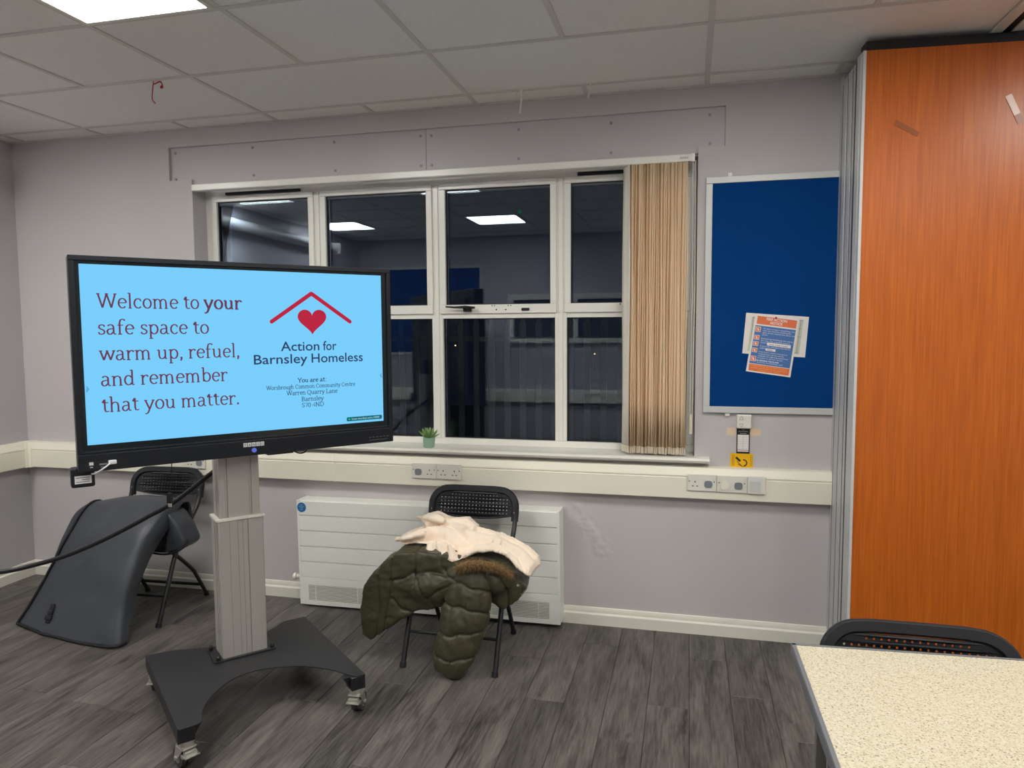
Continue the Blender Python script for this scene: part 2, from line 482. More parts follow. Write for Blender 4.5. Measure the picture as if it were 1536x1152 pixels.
# floor: dark substrate and individual planks
b = MB(); b.box(XL - .3, XR + .3, YB - .3, T, -.12, -.004)
floor = struct(b.build('floor', m_floor_under), 'dark grey wood-effect plank floor')
JOINT = {-3: -.259, 0: -.306, -4: -.87, -1: -.804, 1: -.644, -2: -1.106, 2: -.957, -5: -.485, -6: -1.116, -10: -1.107, -11: -1.492, -7: -1.49, -9: -.486, -8: -.878}
PW, PL = .1752, 1.22
plank_cache = {}
def plank(x0, x1, y0, y1):
    key = (round(x1 - x0, 4), round(y1 - y0, 4))
    if key not in plank_cache:
        hx, hy = key[0] / 2 - .0007, key[1] / 2 - .0007
        m = MB(); c = .0016
        lo = [(-hx, -hy, -.005), (hx, -hy, -.005), (hx, hy, -.005), (-hx, hy, -.005)]
        md = [(a, b_, -c) for a, b_, _ in lo]
        tp = [(-hx + c, -hy + c, 0), (hx - c, -hy + c, 0), (hx - c, hy - c, 0), (-hx + c, hy - c, 0)]
        m.ring_loft([lo, md, tp]); me = m.mesh('plank'); me.materials.append(m_plank)
        plank_cache[key] = me
    o = D.objects.new('plank', plank_cache[key]); COL.objects.link(o)
    o.parent = floor; o.location = ((x0 + x1) / 2, (y0 + y1) / 2, 0)
k0 = int(math.floor((XL - .018) / PW)); k1 = int(math.ceil((XR - .018) / PW))
for k in range(k0, k1):
    x0 = .018 + k * PW; x1 = x0 + PW
    x0 = max(x0, XL); x1 = min(x1, XR)
    if x1 - x0 < .01: continue
    j = JOINT.get(k, -random.uniform(.05, 1.15))
    ys = [0.0]; y = j
    while y > YB: ys.append(y); y -= PL
    ys.append(YB)
    for a, c in zip(ys[:-1], ys[1:]):
        if a - c > .02: plank(x0, x1, c, a)

# ceiling: slab above, T-bar grid and single tiles
b = MB(); b.box(XL - .3, XR + .3, YB - .3, T, CEIL + .06, CEIL + .2)
ceiling = struct(b.build('ceiling', m_dark), 'suspended ceiling of off-white tiles in a metal grid')
LIGHT_CELLS = []                       # (x index, row) of the panels
tile_cache = {}
def tile(x0, x1, y0, y1, drop=0.):
    key = (round(x1 - x0, 3), round(y1 - y0, 3))
    if key not in tile_cache:
        hx, hy = key[0] / 2 - .006, key[1] / 2 - .006
        m = MB().box(-hx, hx, -hy, hy, .0045, .022, .0015, 1)
        me = m.mesh('ceiling_tile'); me.materials.append(m_tile); tile_cache[key] = me
    o = D.objects.new('ceiling_tile', tile_cache[key]); COL.objects.link(o)
    o.parent = ceiling; o.location = ((x0 + x1) / 2, (y0 + y1) / 2, CEIL + drop)
rows = [0.0, GY]
while rows[-1] - .6 > YB: rows.append(rows[-1] - .6)
rows.append(YB)
xs = [GX + .6 * k for k in range(-4, 11)]
xs = [XL] + [x for x in xs if XL + .02 < x < XR - .02] + [XR]
kx = lambda x: int(round((x - GX) / .6))
PANELS = [(a, r) for a in (-3, 0, 4, 7) for r in (3, 6)]  # the two right-hand columns are unseen, added to brighten that side
for r in range(len(rows) - 1):
    y1, y0 = rows[r], rows[r + 1]
    i = 0
    while i < len(xs) - 1:
        x0, x1 = xs[i], xs[i + 1]
        step = 1
        if r == 1:                     # row of double-length tiles
            if x0 > XL and kx(x0) % 2 == 0 and i + 2 < len(xs): x1 = xs[i + 2]; step = 2
        if r in (3, 6) and x0 > XL and (kx(x0), r) in PANELS:
            pass
        else:
            tile(x0, x1, y0, y1)
        if x0 > XL:                    # main bar on the left of this cell
            MB().box(x0 - .012, x0 + .012, y0 + .012, y1 - .012 if r else y1, CEIL, CEIL + .005, .0008, 1).box(x0 - .002, x0 + .002, y0, y1, CEIL + .005, CEIL + .04).build('ceiling_grid_bar', m_tbar, ceiling)
        i += step
for r in range(1, len(rows) - 1):
    y = rows[r]
    MB().box(XL, XR, y - .012, y + .012, CEIL - .0005, CEIL + .0045, .0008, 1).box(XL, XR, y - .002, y + .002, CEIL + .0045, CEIL + .04).build('ceiling_grid_bar', m_tbar, ceiling)
MB().box(XL, XR, -.022, 0, CEIL - .001, CEIL + .003).box(XL, XR, -.002, 0, CEIL, CEIL + .03).build('wall_angle', m_tbar, ceiling)
MB().box(XL, XL + .022, YB, 0, CEIL - .001, CEIL + .003).build('wall_angle', m_tbar, ceiling)

# ceiling lights
plabels = {(0, 3): 'square white LED panel lit in the ceiling above the wheeled display',
           (-3, 3): 'lit square ceiling panel near the left wall, mirrored in the far left window pane',
           (-3, 6): 'lit square ceiling panel far behind near the left wall, mirrored in the second window pane',
           (0, 6): 'lit square ceiling panel far behind, mirrored lowest in the third window pane',
           (4, 3): 'added unseen fill panel in the ceiling above the floor in front of the blue noticeboard',
           (7, 3): 'added unseen fill panel in the ceiling beyond the orange partition, nearer the window wall',
           (7, 6): 'added unseen fill panel in the ceiling beyond the orange partition, farther from the window wall',
           (4, 6): 'added unseen fill panel in the ceiling above the photographer beside the table'}
for a, r in PANELS:
    x0 = GX + .6 * a; y1 = rows[r]; y0 = rows[r + 1]
    cx, cy = x0 + .3, (y0 + y1) / 2
    t = empty('ceiling_light', plabels[(a, r)], 'light', (cx, cy, CEIL), 0, 'recessed LED ceiling panels')
    h = .288
    f = MB()
    for q in ((-h, h, -h, -h + .020), (-h, h, h - .020, h), (-h, -h + .020, -h + .020, h - .020), (h - .020, h, -h + .020, h - .020)):
        f.box(q[0], q[1], q[2], q[3], -.006, .012, .001, 1)
    f.build('frame', m_white, t)
    MB().box(-h + .020, h - .020, -h + .020, h - .020, .000, .008).build('diffuser', m_led, t)

# baseboards
def skirting(name, mx, length):
    prof = [(0, 0), (-.022, 0), (-.022, .058), (-.018, .062), (-.012, .066), (-.012, .080), (-.007, .092), (0, .094)]
    m = MB()
    A = [mx @ Vector((0, y, z)) for y, z in prof]; Bq = [mx @ Vector((length, y, z)) for y, z in prof]
    m.ring_loft([A, Bq]); return struct(m.build(name, m_skirt))
skirting('baseboard_back', Matrix.Translation((XL, 0, 0)), XR - XL)
skirting('baseboard_left', Matrix.Translation((XL, YB, 0)) @ Matrix.Rotation(PI / 2, 4, 'Z'), -YB)
skirting('baseboard_front', Matrix.Translation((XR, YB, 0)) @ Matrix.Rotation(PI, 4, 'Z'), XR - XL)

# dado trunking (three compartment, cream)
def trunk_part(mx, L, name, kind_struct=True):
    prof = [(0, .735), (-.052, .735), (-.054, .739), (-.054, .842), (-.050, .844), (-.050, .850), (-.054, .852), (-.052, .862), (-.040, .893), (-.030, .899), (0, .899)]
    m = MB(); A = [mx @ Vector((0, y, z)) for y, z in prof]; Bq = [mx @ Vector((L, y, z)) for y, z in prof]
    m.ring_loft([A, Bq]); return m
tr1 = struct(trunk_part(Matrix.Translation((XL + .075, 0, 0)), 5.04 - .075 - .08 - .01, 'x').build('trim_1', m_trunk), 'cream dado trunking along the window wall')
# joint cover and corner piece
MB().ring_loft([[(x, y, z) for y, z in ((0, .733), (-.056, .733), (-.056, .853), (-.042, .895), (0, .901))] for x in (-2.005, -2.000)]).build('joint_strip', m_trunk, tr1)
c = MB()
prof = [(0, .732), (.057, .732), (.057, .853), (.043, .896), (.0, .902)]
pts = [[(XL + .078, -y, z) for y, z in prof], [(XL + .057 + .02 + (0 if y else 0), -y - 0, z) for y, z in prof], [(XL + y + (.0), -.078, z) for y, z in prof]]
c.ring_loft([pts[0], [(XL + y * .9 + .012 + (0), -y * .9 - .012, z) for y, z in prof], pts[2]])
c.build('corner_piece', m_trunk, tr1)
tr2 = struct(trunk_part(Matrix.Translation((XL, YB, 0)) @ Matrix.Rotation(PI / 2, 4, 'Z'), -YB - .075, 'x').build('trim_2', m_trunk), 'cream dado trunking along the left wall')
tr3 = struct(trunk_part(Matrix.Translation((XR, YB, 0)) @ Matrix.Rotation(PI, 4, 'Z'), XR - XL - .08, 'x').build('trim_3', m_trunk))

# ------------------------------------------------------------------ window
win = D.objects.new('window_1', None); COL.objects.link(win); win.location = (-1.45, .14, .96)
struct(win, 'wide white framed window of four bays over two rows, dark night outside')
FY = .125                                        # front plane of the frame
fx = [-2.90, -2.165, -1.418, -.695, .030]
def part(name, m, mt, parent=win, smooth=35): return m.build(name, mt, parent, world=True, smooth=smooth)
# the glazing sits a quarter of a degree out of plumb
def pane_tilt(y, z): return Matrix.Translation((0, y, z)) @ Matrix.Rotation(math.radians(-.25), 4, 'X') @ Matrix.Translation((0, -y, -z))
# outer frame
f = MB()
f.box(OX0, OX1, FY, FY + .07, .948, .984, .003)
f.box(OX0, OX1, FY, FY + .07, 2.432, 2.52, .003)
f.box(OX0, OX0 + .058, FY, FY + .07, .984, 2.432, .003)
f.box(OX1 - .045, OX1, FY, FY + .07, .984, 2.432, .003)
f.box(OX0, OX1, FY + .012, FY + .07, 2.40, 2.45, .002)
part('outer_frame', f, m_upvc)
for x in fx[1:4]:
    f = MB().box(x - .033, x + .033, FY + .002, FY + .068, .984, 2.432, .003)
    f.box(x - .012, x + .012, FY - .004, FY + .01, .984, 2.432, .002)
    part('mullion', f, m_upvc)
for i in range(4):
    x0 = fx[i] + (.033 if i else .033); x1 = fx[i + 1] - (.033 if i < 3 else .04)
    f = MB().box(x0, x1, FY + .002, FY + .066, 1.677, 1.712, .003); part('transom', f, m_upvc)
    # opening sash in the upper row
    sx0, sx1, sz0, sz1 = x0 - .010, x1 + .010, 1.705, 2.440
    f = MB(); w_ = .034; sy0, sy1 = FY - .012, FY + .05
    f.box(sx0, sx1, sy0, sy1, sz0, sz0 + .05, .003); f.box(sx0, sx1, sy0, sy1, sz1 - w_, sz1, .003)
    f.box(sx0, sx0 + w_, sy0, sy1, sz0 + .05, sz1 - w_, .003); f.box(sx1 - w_, sx1, sy0, sy1, sz0 + .05, sz1 - w_, .003)
    sash = part('sash', f, m_upvc)
    # black gasket + glass
    gx0, gx1, gz0, gz1 = sx0 + w_, sx1 - w_, sz0 + .05, sz1 - w_
    def gasket(a0, a1, c0, c1, y):
        q = MB(); e = .005
        q.box(a0, a1, y, y + .008, c0, c0 + e); q.box(a0, a1, y, y + .008, c1 - e, c1); q.box(a0, a0 + e, y, y + .008, c0, c1); q.box(a1 - e, a1, y, y + .008, c0, c1)
        return q
    part('gasket', gasket(gx0, gx1, gz0, gz1, FY + .004), m_dark, sash)
    g = MB().box(gx0 + .001, gx1 - .001, FY + .014, FY + .034, gz0 + .001, gz1 - .001, mx=pane_tilt(FY + .024, (gz0 + gz1) / 2)); part('glass_pane', g, m_glass, sash)
    part('gasket', gasket(x0, x1, .984, 1.677, FY + .022), m_dark)
    g = MB().box(x0 + .001, x1 - .001, FY + .032, FY + .052, .985, 1.676, mx=pane_tilt(FY + .042, 1.33)); part('glass_pane', g, m_glass)
    # restrictor holes on the bottom rail
    q = MB(); cx = (sx0 + sx1) / 2 + .03
    for dx in (-.06, -.045, .035, .05): q.cyl((cx + dx, sy0 - .0008, sz0 + .042), (cx + dx, sy0 + .002, sz0 + .042), .0035, 8)
    for dx in (-.035, .02): q.cyl((cx + dx, sy0 - .0008, sz0 + .020), (cx + dx, sy0 + .002, sz0 + .020), .0045, 8)
    part('screw_holes', q, m_dark, sash)
# handle on the third bay
h = MB(); hx = -1.235; hz = 1.737; hy = FY - .012
h.box(hx - .018, hx + .03, hy - .018, hy, hz - .022, hz - .002, .003)
h.tube([(hx + .055, hy - .030, hz + .000), (hx, hy - .034, hz + .004), (hx - .06, hy - .036, hz + .003), (hx - .115, hy - .036, hz + .007)], [.008, .011, .008, .006], 10, flat=(1, 1, .8))
h.cyl((hx + .01, hy - .034, hz), (hx + .01, hy, hz - .006), .009, 12)
part('handle', h, m_black)
part('handle_keep', MB().box(-.915, -.870, hy - .008, hy, 1.718, 1.733, .002), m_black)
# trickle vents
for x0, x1, z in ((-2.775, -2.27, 2.452), (-.60, -.15, 2.452)):
    part('trickle_vent', MB().box(x0, x1, FY - .018, FY, z - .008, z + .008, .003).box(x0 + .2, x0 + .21, FY - .021, FY - .018, z - .006, z + .006), m_black)
# sill board with bull nose
s = MB(); prof = [(FY + .01, .948), (-.045, .948), (-.056, .944), (-.061, .933), (-.056, .922), (-.045, .918), (0, .918), (0, .93), (FY + .01, .93)]
s.ring_loft([[(-2.924, y, z) for y, z in prof], [(.031, y, z) for y, z in prof]])
sill = part('window_sill', s, m_white)
prof2 = [(-.001, .9478), (-.045, .9478), (-.056, .944), (-.061, .933), (-.056, .922), (-.045, .9185), (-.001, .9185)]
s = MB(); s.ring_loft([[(-2.99, y, z) for y, z in prof2], [(-2.924, y, z) for y, z in prof2]]); s.ring_loft([[(.031, y, z) for y, z in prof2], [(.108, y, z) for y, z in prof2]])
part('sill_end', s, m_white, sill)

# ------------------------------------------------------------------ outside
b = MB(); b.box(-14, 8, .36, 14, -.5, -.35); o = struct(b.build('ground_outside', m_out), 'dark yard outside the window')
fen = empty('palisade_fence', 'galvanised steel palisade fence with pointed pales standing in the dark outside the window', 'fence', (-2.0, 2.7, -.35))
for i in range(62):
    x = -6.6 + i * .15
    p = MB(); wd = .030
    poly = [(x - wd, .0 - .35), (x + wd, -.35), (x + wd, 1.66), (x + .012, 1.74), (x, 1.83), (x - .012, 1.74), (x - wd, 1.66)]
    p.prism(poly, 2.697, 2.700, 'y'); p.box(x - wd, x - wd + .003, 2.684, 2.697, -.35, 1.66); p.box(x + wd - .003, x + wd, 2.684, 2.697, -.35, 1.66)
    p.build('pale', m_fence, fen, world=True, smooth=None)
for z in (1.50, .0):
    MB().box(-6.8, 2.9, 2.703, 2.745, z, z + .045).build('rail', m_fence, fen, world=True)
for x, y, z, lab in ((-11.15, 30, .80, 'tiny distant amber lamp glowing beyond the fence behind the third window bay'), (-4.30, 30, .40, 'tiny distant lamp glowing beyond the fence behind the fourth window bay')):
    la = empty('street_lamp', lab, 'street lamp', (x, y, -.35), 0, 'distant street lamps')
    MB().cyl((0, 0, 0), (0, 0, z + .35), .03, 8).build('post', m_fence, la)
    MB().sphere((0, 0, z + .38), .04, 8).build('lantern', m_lamp_far, la)

# ------------------------------------------------------------------ vertical blind, bunched on the right
bl = empty('vertical_blind', 'beige vertical blind drawn into a bunch at the right end of the window', 'blind', (-1.44, -.02, 2.47))
def bpart(name, m, mt, smooth=35, parent=bl): return m.build(name, mt, parent, world=True, smooth=smooth)
hr = MB(); prof = [(-.026, 2.452), (-.030, 2.456), (-.030, 2.486), (-.026, 2.490), (.016, 2.490), (.016, 2.484), (-.006, 2.478), (-.006, 2.462), (.016, 2.458), (.016, 2.452)]
hr.ring_loft([[(-2.905, y, z) for y, z in prof], [(.000, y, z) for y, z in prof]])
bpart('headrail', hr, m_upvc)
bpart('end_cap', MB().box(.000, .016, -.032, .018, 2.450, 2.492, .002), m_upvc)
bpart('maker_label', MB().box(-.062, -.010, -.0312, -.0300, 2.462, 2.480), m_label)
lb = text_part('maker_label_print', 'BLINDS', m_red, bl, width=.038, height=.009, mx=None)
lb.data.transform(root_matrix(bl).inverted() @ Matrix(((1, 0, 0, -.055), (0, 0, -1, -.0316), (0, 1, 0, 2.467), (0, 0, 0, 1))))
NV = 26
for i in range(NV):
    x = -.326 + i * (.288 / (NV - 1)) + random.uniform(-.002, .002)
    ang = math.radians(random.uniform(52, 68)) if i else math.radians(62)
    if i in (10, 18): ang = math.radians(55)
    wv = .0445
    twist = random.uniform(-.05, .05)
    rings = []
    z0 = 0.957 + random.uniform(0, .006)
    m = MB(); t = bmesh.new(); nz = 7; nu = 5
    for j in range(nz):
        z = z0 + .03 + (2.452 - z0 - .03) * j / (nz - 1)
        a = ang + twist * (1 - j / (nz - 1)) + .06 * math.sin(j * 1.3 + i)
        for k in range(nu):
            s_ = -1 + 2 * k / (nu - 1)
            bow = .004 * (1 - s_ * s_)
            t.verts.new((x + s_ * wv * math.cos(a) + bow * math.sin(a), -.012 - s_ * wv * math.sin(a) * .82 + bow * math.cos(a), z))
    t.verts.ensure_lookup_table()
    for j in range(nz - 1):
        for k in range(nu - 1):
            q = j * nu + k; t.faces.new((t.verts[q], t.verts[q + 1], t.verts[q + nu + 1], t.verts[q + nu]))
    m.merge(t)
    o = bpart('vane', m, m_blind_w if i == 0 else m_blind, 180)
    md = o.modifiers.new('thickness', 'SOLIDIFY'); md.thickness = .0008
    # weight pocket at the foot of the vane
    wp = MB(); a = ang + twist
    dx, dy = math.cos(a), -math.sin(a) * .82
    for (z_a, z_b, wf) in ((z0, z0 + .034, .97),):
        P = []
        for z in (z_a, z_b):
            P.append([(x + sx * wv * wf * dx + sy * .0022 * dy, -.012 + sx * wv * wf * dy - sy * .0022 * dx, z) for sx, sy in ((-1, -1), (1, -1), (1, 1), (-1, 1))])
        wp.ring_loft(P)
    bpart('vane_weight', wp, m_blind_tail, parent=o)
ch = MB()
for xo in (.008, .020):
    ch.tube([(xo, -.036, 2.455), (xo + .004, -.036, 1.8), (xo - .001, -.036, 1.16)], .0014, 6)
for k in range(100):
    z = 2.45 - k * .0128
    ch.sphere((.020 + .002 * math.sin(k * .05), -.036, z), .0026, 6)
bpart('control_chain', ch, m_blind_w)
bpart('chain_weight', MB().cyl((.012, -.036, 1.07), (.012, -.036, 1.155), .008, 12).cyl((.012, -.036, 1.155), (.012, -.036, 1.172), .008, 12, .004), m_blind_tail)

# succulent in sage pot
pl = empty('potted_succulent', 'small green succulent in a sage green pot on the window sill', 'plant', (-1.430, -.012, .948))
p = MB(); rings = []
for r_, z in ((.026, 0), (.031, .004), (.033, .03), (.0345, .057), (.031, .058), (.030, .048)):
    rings.append([(r_ * math.cos(a * PI / 12), r_ * math.sin(a * PI / 12), z) for a in range(24)])
p.ring_loft(rings); p.build('pot', m_pot, pl)
MB().cyl((0, 0, .044), (0, 0, .050), .0298, 20).build('soil', m_soil, pl)
for i in range(22):
    a = i * 2.399; el = .35 + 1.05 * (i / 22); ln = .064 - .012 * (i / 22)
    d = Vector((math.cos(a) * math.cos(el), math.sin(a) * math.cos(el), math.sin(el)))
    c0 = Vector((0, 0, .05)) + d * .006
    P = [c0, c0 + d * ln * .45 + Vector((0, 0, .001)), c0 + d * ln * .8 + Vector((0, 0, .004)), c0 + d * ln + Vector((0, 0, .008))]
    MB().tube(P, [.003, .0062, .0045, .0006], 6).build('leaf', m_leaf, pl)

# ------------------------------------------------------------------ radiator (fan convector)
ra = empty('radiator', 'long white flat panel radiator with bottom air grille under the window', 'radiator', (-1.43, -.065, 0))
ra.rotation_euler = (0, -.010, 0)
def rp_(name, m, mt=m_rad, parent=ra): return m.build(name, mt, parent, smooth=35)
RW = .775; RY = -.055
rp_('casing', MB().box(-RW, RW, RY + .006, .062, .018, .636, .004))
zz = [.182, .274, .366, .458, .549, .634]
for i in range(5):
    rp_('front_panel', MB().box(-RW + .012, RW - .012, RY - .002, RY + .008, zz[i] + .002, zz[i + 1] - .002, .0022))
gp = MB()
gp.box(-RW, RW, RY - .004, RY + .008, .018, .046, .002); gp.box(-RW, RW, RY - .004, RY + .008, .136, .181, .002)
gp.box(-RW, -RW + .055, RY - .004, RY + .008, .046, .136); gp.box(RW - .06, RW, RY - .004, RY + .008, .046, .136)
rp_('grille_surround', gp)
for sx in (-1, 1):
    rp_('side_cheek', MB().box(sx * RW - .014 if sx > 0 else -RW - .002, sx * RW + .002 if sx > 0 else -RW + .014, RY - .004, .062, .181, .638, .003))
gr = rp_('grille_recess', MB().box(-RW + .056, RW - .061, RY + .002, RY + .0062, .047, .135), m_dark)
for i in range(11):
    z = .051 + i * .0079
    rp_('grille_slat', MB().box(-RW + .056, RW - .061, RY - .004, RY + .001, z, z + .0036), m_rad)
for x in np.linspace(-RW + .1, RW - .12, 6):
    rp_('grille_stiffener', MB().box(x - .001, x + .001, RY - .003, RY + .002, .047, .135), m_rad)
rp_('top_grille_panel', MB().box(-RW + .075, RW - .05, RY + .02, .05, .636, .6385, .0008))
st = rp_('round_sticker', MB().cyl((-RW + .030, RY - .0045, .596), (-RW + .030, RY - .0025, .596), .028, 32), m_sticker)
for k, (tx, dz) in enumerate((('TURN', .012), ('THE HEATING', .003), ('DOWN', -.006), ('SAVE', -.016))):
    text_part('sticker_print', tx, m_white_ink, ra, width=.018 + .02 * (k == 1), height=.004, align='center',
              mx=Matrix(((1, 0, 0, -RW + .030), (0, 0, -1, RY - .005), (0, 1, 0, .596 + dz), (0, 0, 0, 1))))
vv = MB().cyl((-RW - .002, -.01, .165), (-RW - .045, -.01, .165), .014, 16).cyl((-RW - .045, -.01, .165), (-RW - .062, -.01, .165), .021, 16)
rp_('valve', vv, m_white)

# ------------------------------------------------------------------ sockets
def dot(m, x, z, w, h, y=-.0105): m.box(x - w / 2, x + w / 2, y - .0004, y + .002, z - h / 2, z + h / 2)
def pinholes(m, x, z):
    dot(m, x, z + .011, .0045, .009); dot(m, x - .011, z - .011, .008, .0045); dot(m, x + .011, z - .011, .008, .0045)
def socket(loc, label, left, right, rz=0):
    s = empty('wall_socket', label, 'socket', loc, rz, 'plug sockets on the cream trunking')
    MB().box(-.073, .073, -.010, 0, -.043, .043, .003).build('face_plate', m_white, s)
    for sx, kind in ((-1, left), (1, right)):
        cx = sx * .033; cz = -.007
        MB().box(sx * .062 - .0055, sx * .062 + .0055, -.0145, -.009, .012, .032, .002).build('switch', m_white, s)
        q = MB(); dot(q, sx * .062, .006, .005, .005); q.build('switch_mark', m_dark, s)
        if kind == 'pins':
            q = MB(); pinholes(q, cx, cz); q.build('pin_holes', m_dark, s)
        elif kind == 'grey':
            MB().prism(rrect(.040, .036, .012, 5, cx, cz), -.0135, -.009, 'y').build('socket_blank', m_grey_insert, s)
        elif kind == 'white':
            MB().prism(rrect(.040, .042, .014, 5, cx, cz), -.016, -.009, 'y', bevel=.001).build('plug_cover', m_trunk, s)
    return s
TY = -.054
socket((-1.444, TY, .822), 'double socket under the potted succulent, grey blank in its left half', 'grey', 'pins')
socket((-1.297, TY, .822), 'double socket above the folding chair with the coat, plain with two open outlets', 'pins', 'pins')
socket((.070, TY, .822), 'double socket left of three fittings under the yellow card, grey blank on its right', 'pins', 'grey')
socket((.218, TY, .820), 'double socket under the noticeboard with round white cover and grey blank', 'white', 'grey')
socket((-2.935, TY, .818), 'double socket just behind the display pillar, grey blank on its right', 'pins', 'grey')
s = empty('blanking_plate', 'single white wall plate taped over with clear film, right of the two double sockets', 'socket', (.338, TY, .820), 0)
MB().box(-.044, .044, -.014, 0, -.046, .046, .006).build('face_plate', m_white, s)
MB().box(-.034, .020, -.0155, -.0138, -.034, .036).build('film', mat('clear_film', (214, 214, 210), .2), s)
MB().box(-.036, .024, -.0162, -.0154, .020, .040).build('tape_strip', m_label, s)

# ------------------------------------------------------------------ noticeboard on the window wall
def noticeboard(x0, x1, z0, z1, y, label, rz=0, mirror=False):
    cx = (x0 + x1) / 2
    o = empty('noticeboard', label, 'noticeboard', (cx, y, z0), rz)
    w2 = (x1 - x0) / 2; h = z1 - z0
    MB().box(-w2 + .02, w2 - .02, -.012, -.001, .02, h - .02).build('felt', m_blue, o)
    f = MB(); e = .033
    for q in ((-w2, w2, 0, e), (-w2, w2, h - e, h)): f.box(q[0], q[1], -.020, 0, q[2], q[3], .003)
    for q in ((-w2, -w2 + e), (w2 - e, w2)): f.box(q[0], q[1], -.020, 0, e, h - e, .003)
    f.build('frame', m_alu_bright, o)
    return o
nb = noticeboard(.072, 1.272, 1.180, 2.371, 0, 'blue felt noticeboard in aluminium frame beside the folding partition')
for x, z in ((.188, 2.380), (.194, 1.172)):
    MB().box(x - .012, x + .012, -.014, -.001, z - .010, z + .010, .003).build('wall_clip', m_white, nb, world=True)

def sheet(name, corners, y, mt, label=None, cat=None, parent=None, thick=.0008):
    """flat sheet on the wall from TL,TR,BR,BL (x,z)"""
    m = MB(); m.ring_loft([[(x, y, z) for x, z in corners], [(x, y - thick, z) for x, z in corners]])
    return m

def quad_frame(c):
    """matrix-free map of unit u (right), v (down) inside a quad TL,TR,BR,BL"""
    def f(u, v):
        a = [c[0][i] + (c[1][i] - c[0][i]) * u for i in (0, 1)]; b_ = [c[3][i] + (c[2][i] - c[3][i]) * u for i in (0, 1)]
        return (a[0] + (b_[0] - a[0]) * v, a[1] + (b_[1] - a[1]) * v)
    return f
pc = [(.277, 1.690), (.574, 1.666), (.560, 1.465), (.261, 1.485)]
plan = empty('plan_sheet', 'landscape printed plan pinned behind the fire notice on the blue board', 'poster', (.42, -.013, 1.47))
sheet('x', pc, -.0125, m_paper).build('paper', m_paper, plan, world=True)
fq = quad_frame(pc)
sheet('x', [fq(.10, .08), fq(.92, .08), fq(.90, .93), fq(.08, .93)], -.0135, m_plan, thick=.0004).build('floor_plan_print', m_plan, plan, world=True)
q = MB()
def seg(m, a, b_, w, y, th=.0004):
    d = Vector((b_[0] - a[0], b_[1] - a[1])); 
    if d.length < 1e-9: return
    n = Vector((-d.y, d.x)).normalized() * w / 2
    c_ = [(a[0] + n.x, a[1] + n.y), (b_[0] + n.x, b_[1] + n.y), (b_[0] - n.x, b_[1] - n.y), (a[0] - n.x, a[1] - n.y)]
    m.ring_loft([[(x, y, z) for x, z in c_], [(x, y - th, z) for x, z in c_]])
for a, b_ in (((.12, .10), (.12, .90)), ((.88, .10), (.86, .90)), ((.12, .10), (.20, .10)), ((.84, .10), (.92, .10)), ((.86, .3), (.90, .3)), ((.85, .5), (.90, .5)), ((.12, .3), (.16, .3)), ((.83, .9), (.88, .9)), ((.82, .12), (.80, .9))):
    seg(q, fq(*a), fq(*b_), .0022, -.0139)
q.build('plan_lines', m_grey_insert, plan, world=True)

fc = [(.322, 1.686), (.531, 1.657), (.493, 1.365), (.280, 1.395)]
fn_ = empty('fire_notice', 'laminated orange and blue fire action notice pinned crooked over the plan', 'poster', (.405, -.016, 1.37))
sheet('x', fc, -.0150, m_paper).build('paper', m_paper, fn_, world=True)
ff = quad_frame(fc)
def band(u0, u1, v0, v1, mt, nm, y=-.0160):
    sheet('x', [ff(u0, v0), ff(u1, v0), ff(u1, v1), ff(u0, v1)], y, mt, thick=.0004).build(nm, mt, fn_, world=True)
band(.06, .95, .035, .17, m_orange, 'header_band')
band(.045, .955, .195, .85, m_nblue, 'blue_panel')
band(.05, .955, .86, .975, m_orange, 'footer_band')
def ntext(body, u, v, wu, hv, mt, y=-.0168, center=False, bold=0.):
    """place text on the notice with its skew"""
    me = text_mesh(body, bold)
    co = np.empty(len(me.vertices) * 3); me.vertices.foreach_get('co', co); co = co.reshape(-1, 3)
    x0, x1 = co[:, 0].min(), co[:, 0].max()
    out = np.empty_like(co)
    for i in range(len(co)):
        uu = u + ((co[i, 0] - x0) / (x1 - x0) - (.5 if center else 0)) * wu
        vv_ = v - co[i, 1] / .7 * hv
        a = ff(uu, vv_); out[i] = (a[0], y, a[1])
    me.vertices.foreach_set('co', out.ravel()); me.update()
    link('print', me, mt, fn_, world=True)
ntext('FIRE ACTION', .5, .092, .46, .042, m_white_ink, center=True, bold=.02)
ntext('NOTICE', .5, .150, .27, .042, m_white_ink, center=True, bold=.02)
lines = [('On discovering or suspecting a fire', .23, .245), ('raise the alarm by breaking the', .23, .28), ('glass at the nearest fire alarm call', .23, .315), ('point.', .23, .35),
         ('Evacuate the building by the nearest', .22, .415), ('fire exit. The assembly point is', .22, .45), ('located', .22, .485),
         ('Contact the emergency services by', .22, .545), ('calling', .22, .58),
         ('Only if your means of escape is', .21, .645), ('compromised, use the nearest', .21, .68), ('available fire fighting equipment', .21, .715), ('provided to aid your escape.', .21, .75),
         ('Evacuate the building, staff', .21, .825)]
for tx, u, v in lines:
    ntext(tx, u, v, min(.72, .0205 * len(tx)), .020, m_white_ink)
ntext('ON HEARING THE ALARM', .17, .795, .52, .022, m_white_ink, bold=.03)
for k, tx in enumerate(('DO NOT take any risks, DO NOT re-enter the', 'building until advised by the Senior Fire', 'Officer on duty')):
    ntext(tx, .5, .893 + .033 * k, .82 if k < 2 else .5, .018, m_yel_ink, center=True)
for v, h in ((.215, .09), (.36, .08), (.47, .075), (.58, .075), (.72, .09)):
    band(.06, .175, v, v + h, m_paper, 'pictogram_frame', -.0163); band(.07, .165, v + .008, v + h - .008, m_orange, 'pictogram', -.0168)
    pq = MB(); a = ff(.10, v + h * .3); c_ = ff(.13, v + h * .75); seg(pq, a, c_, .006, -.0172); pq.build('pictogram_mark', m_paper, fn_, world=True)
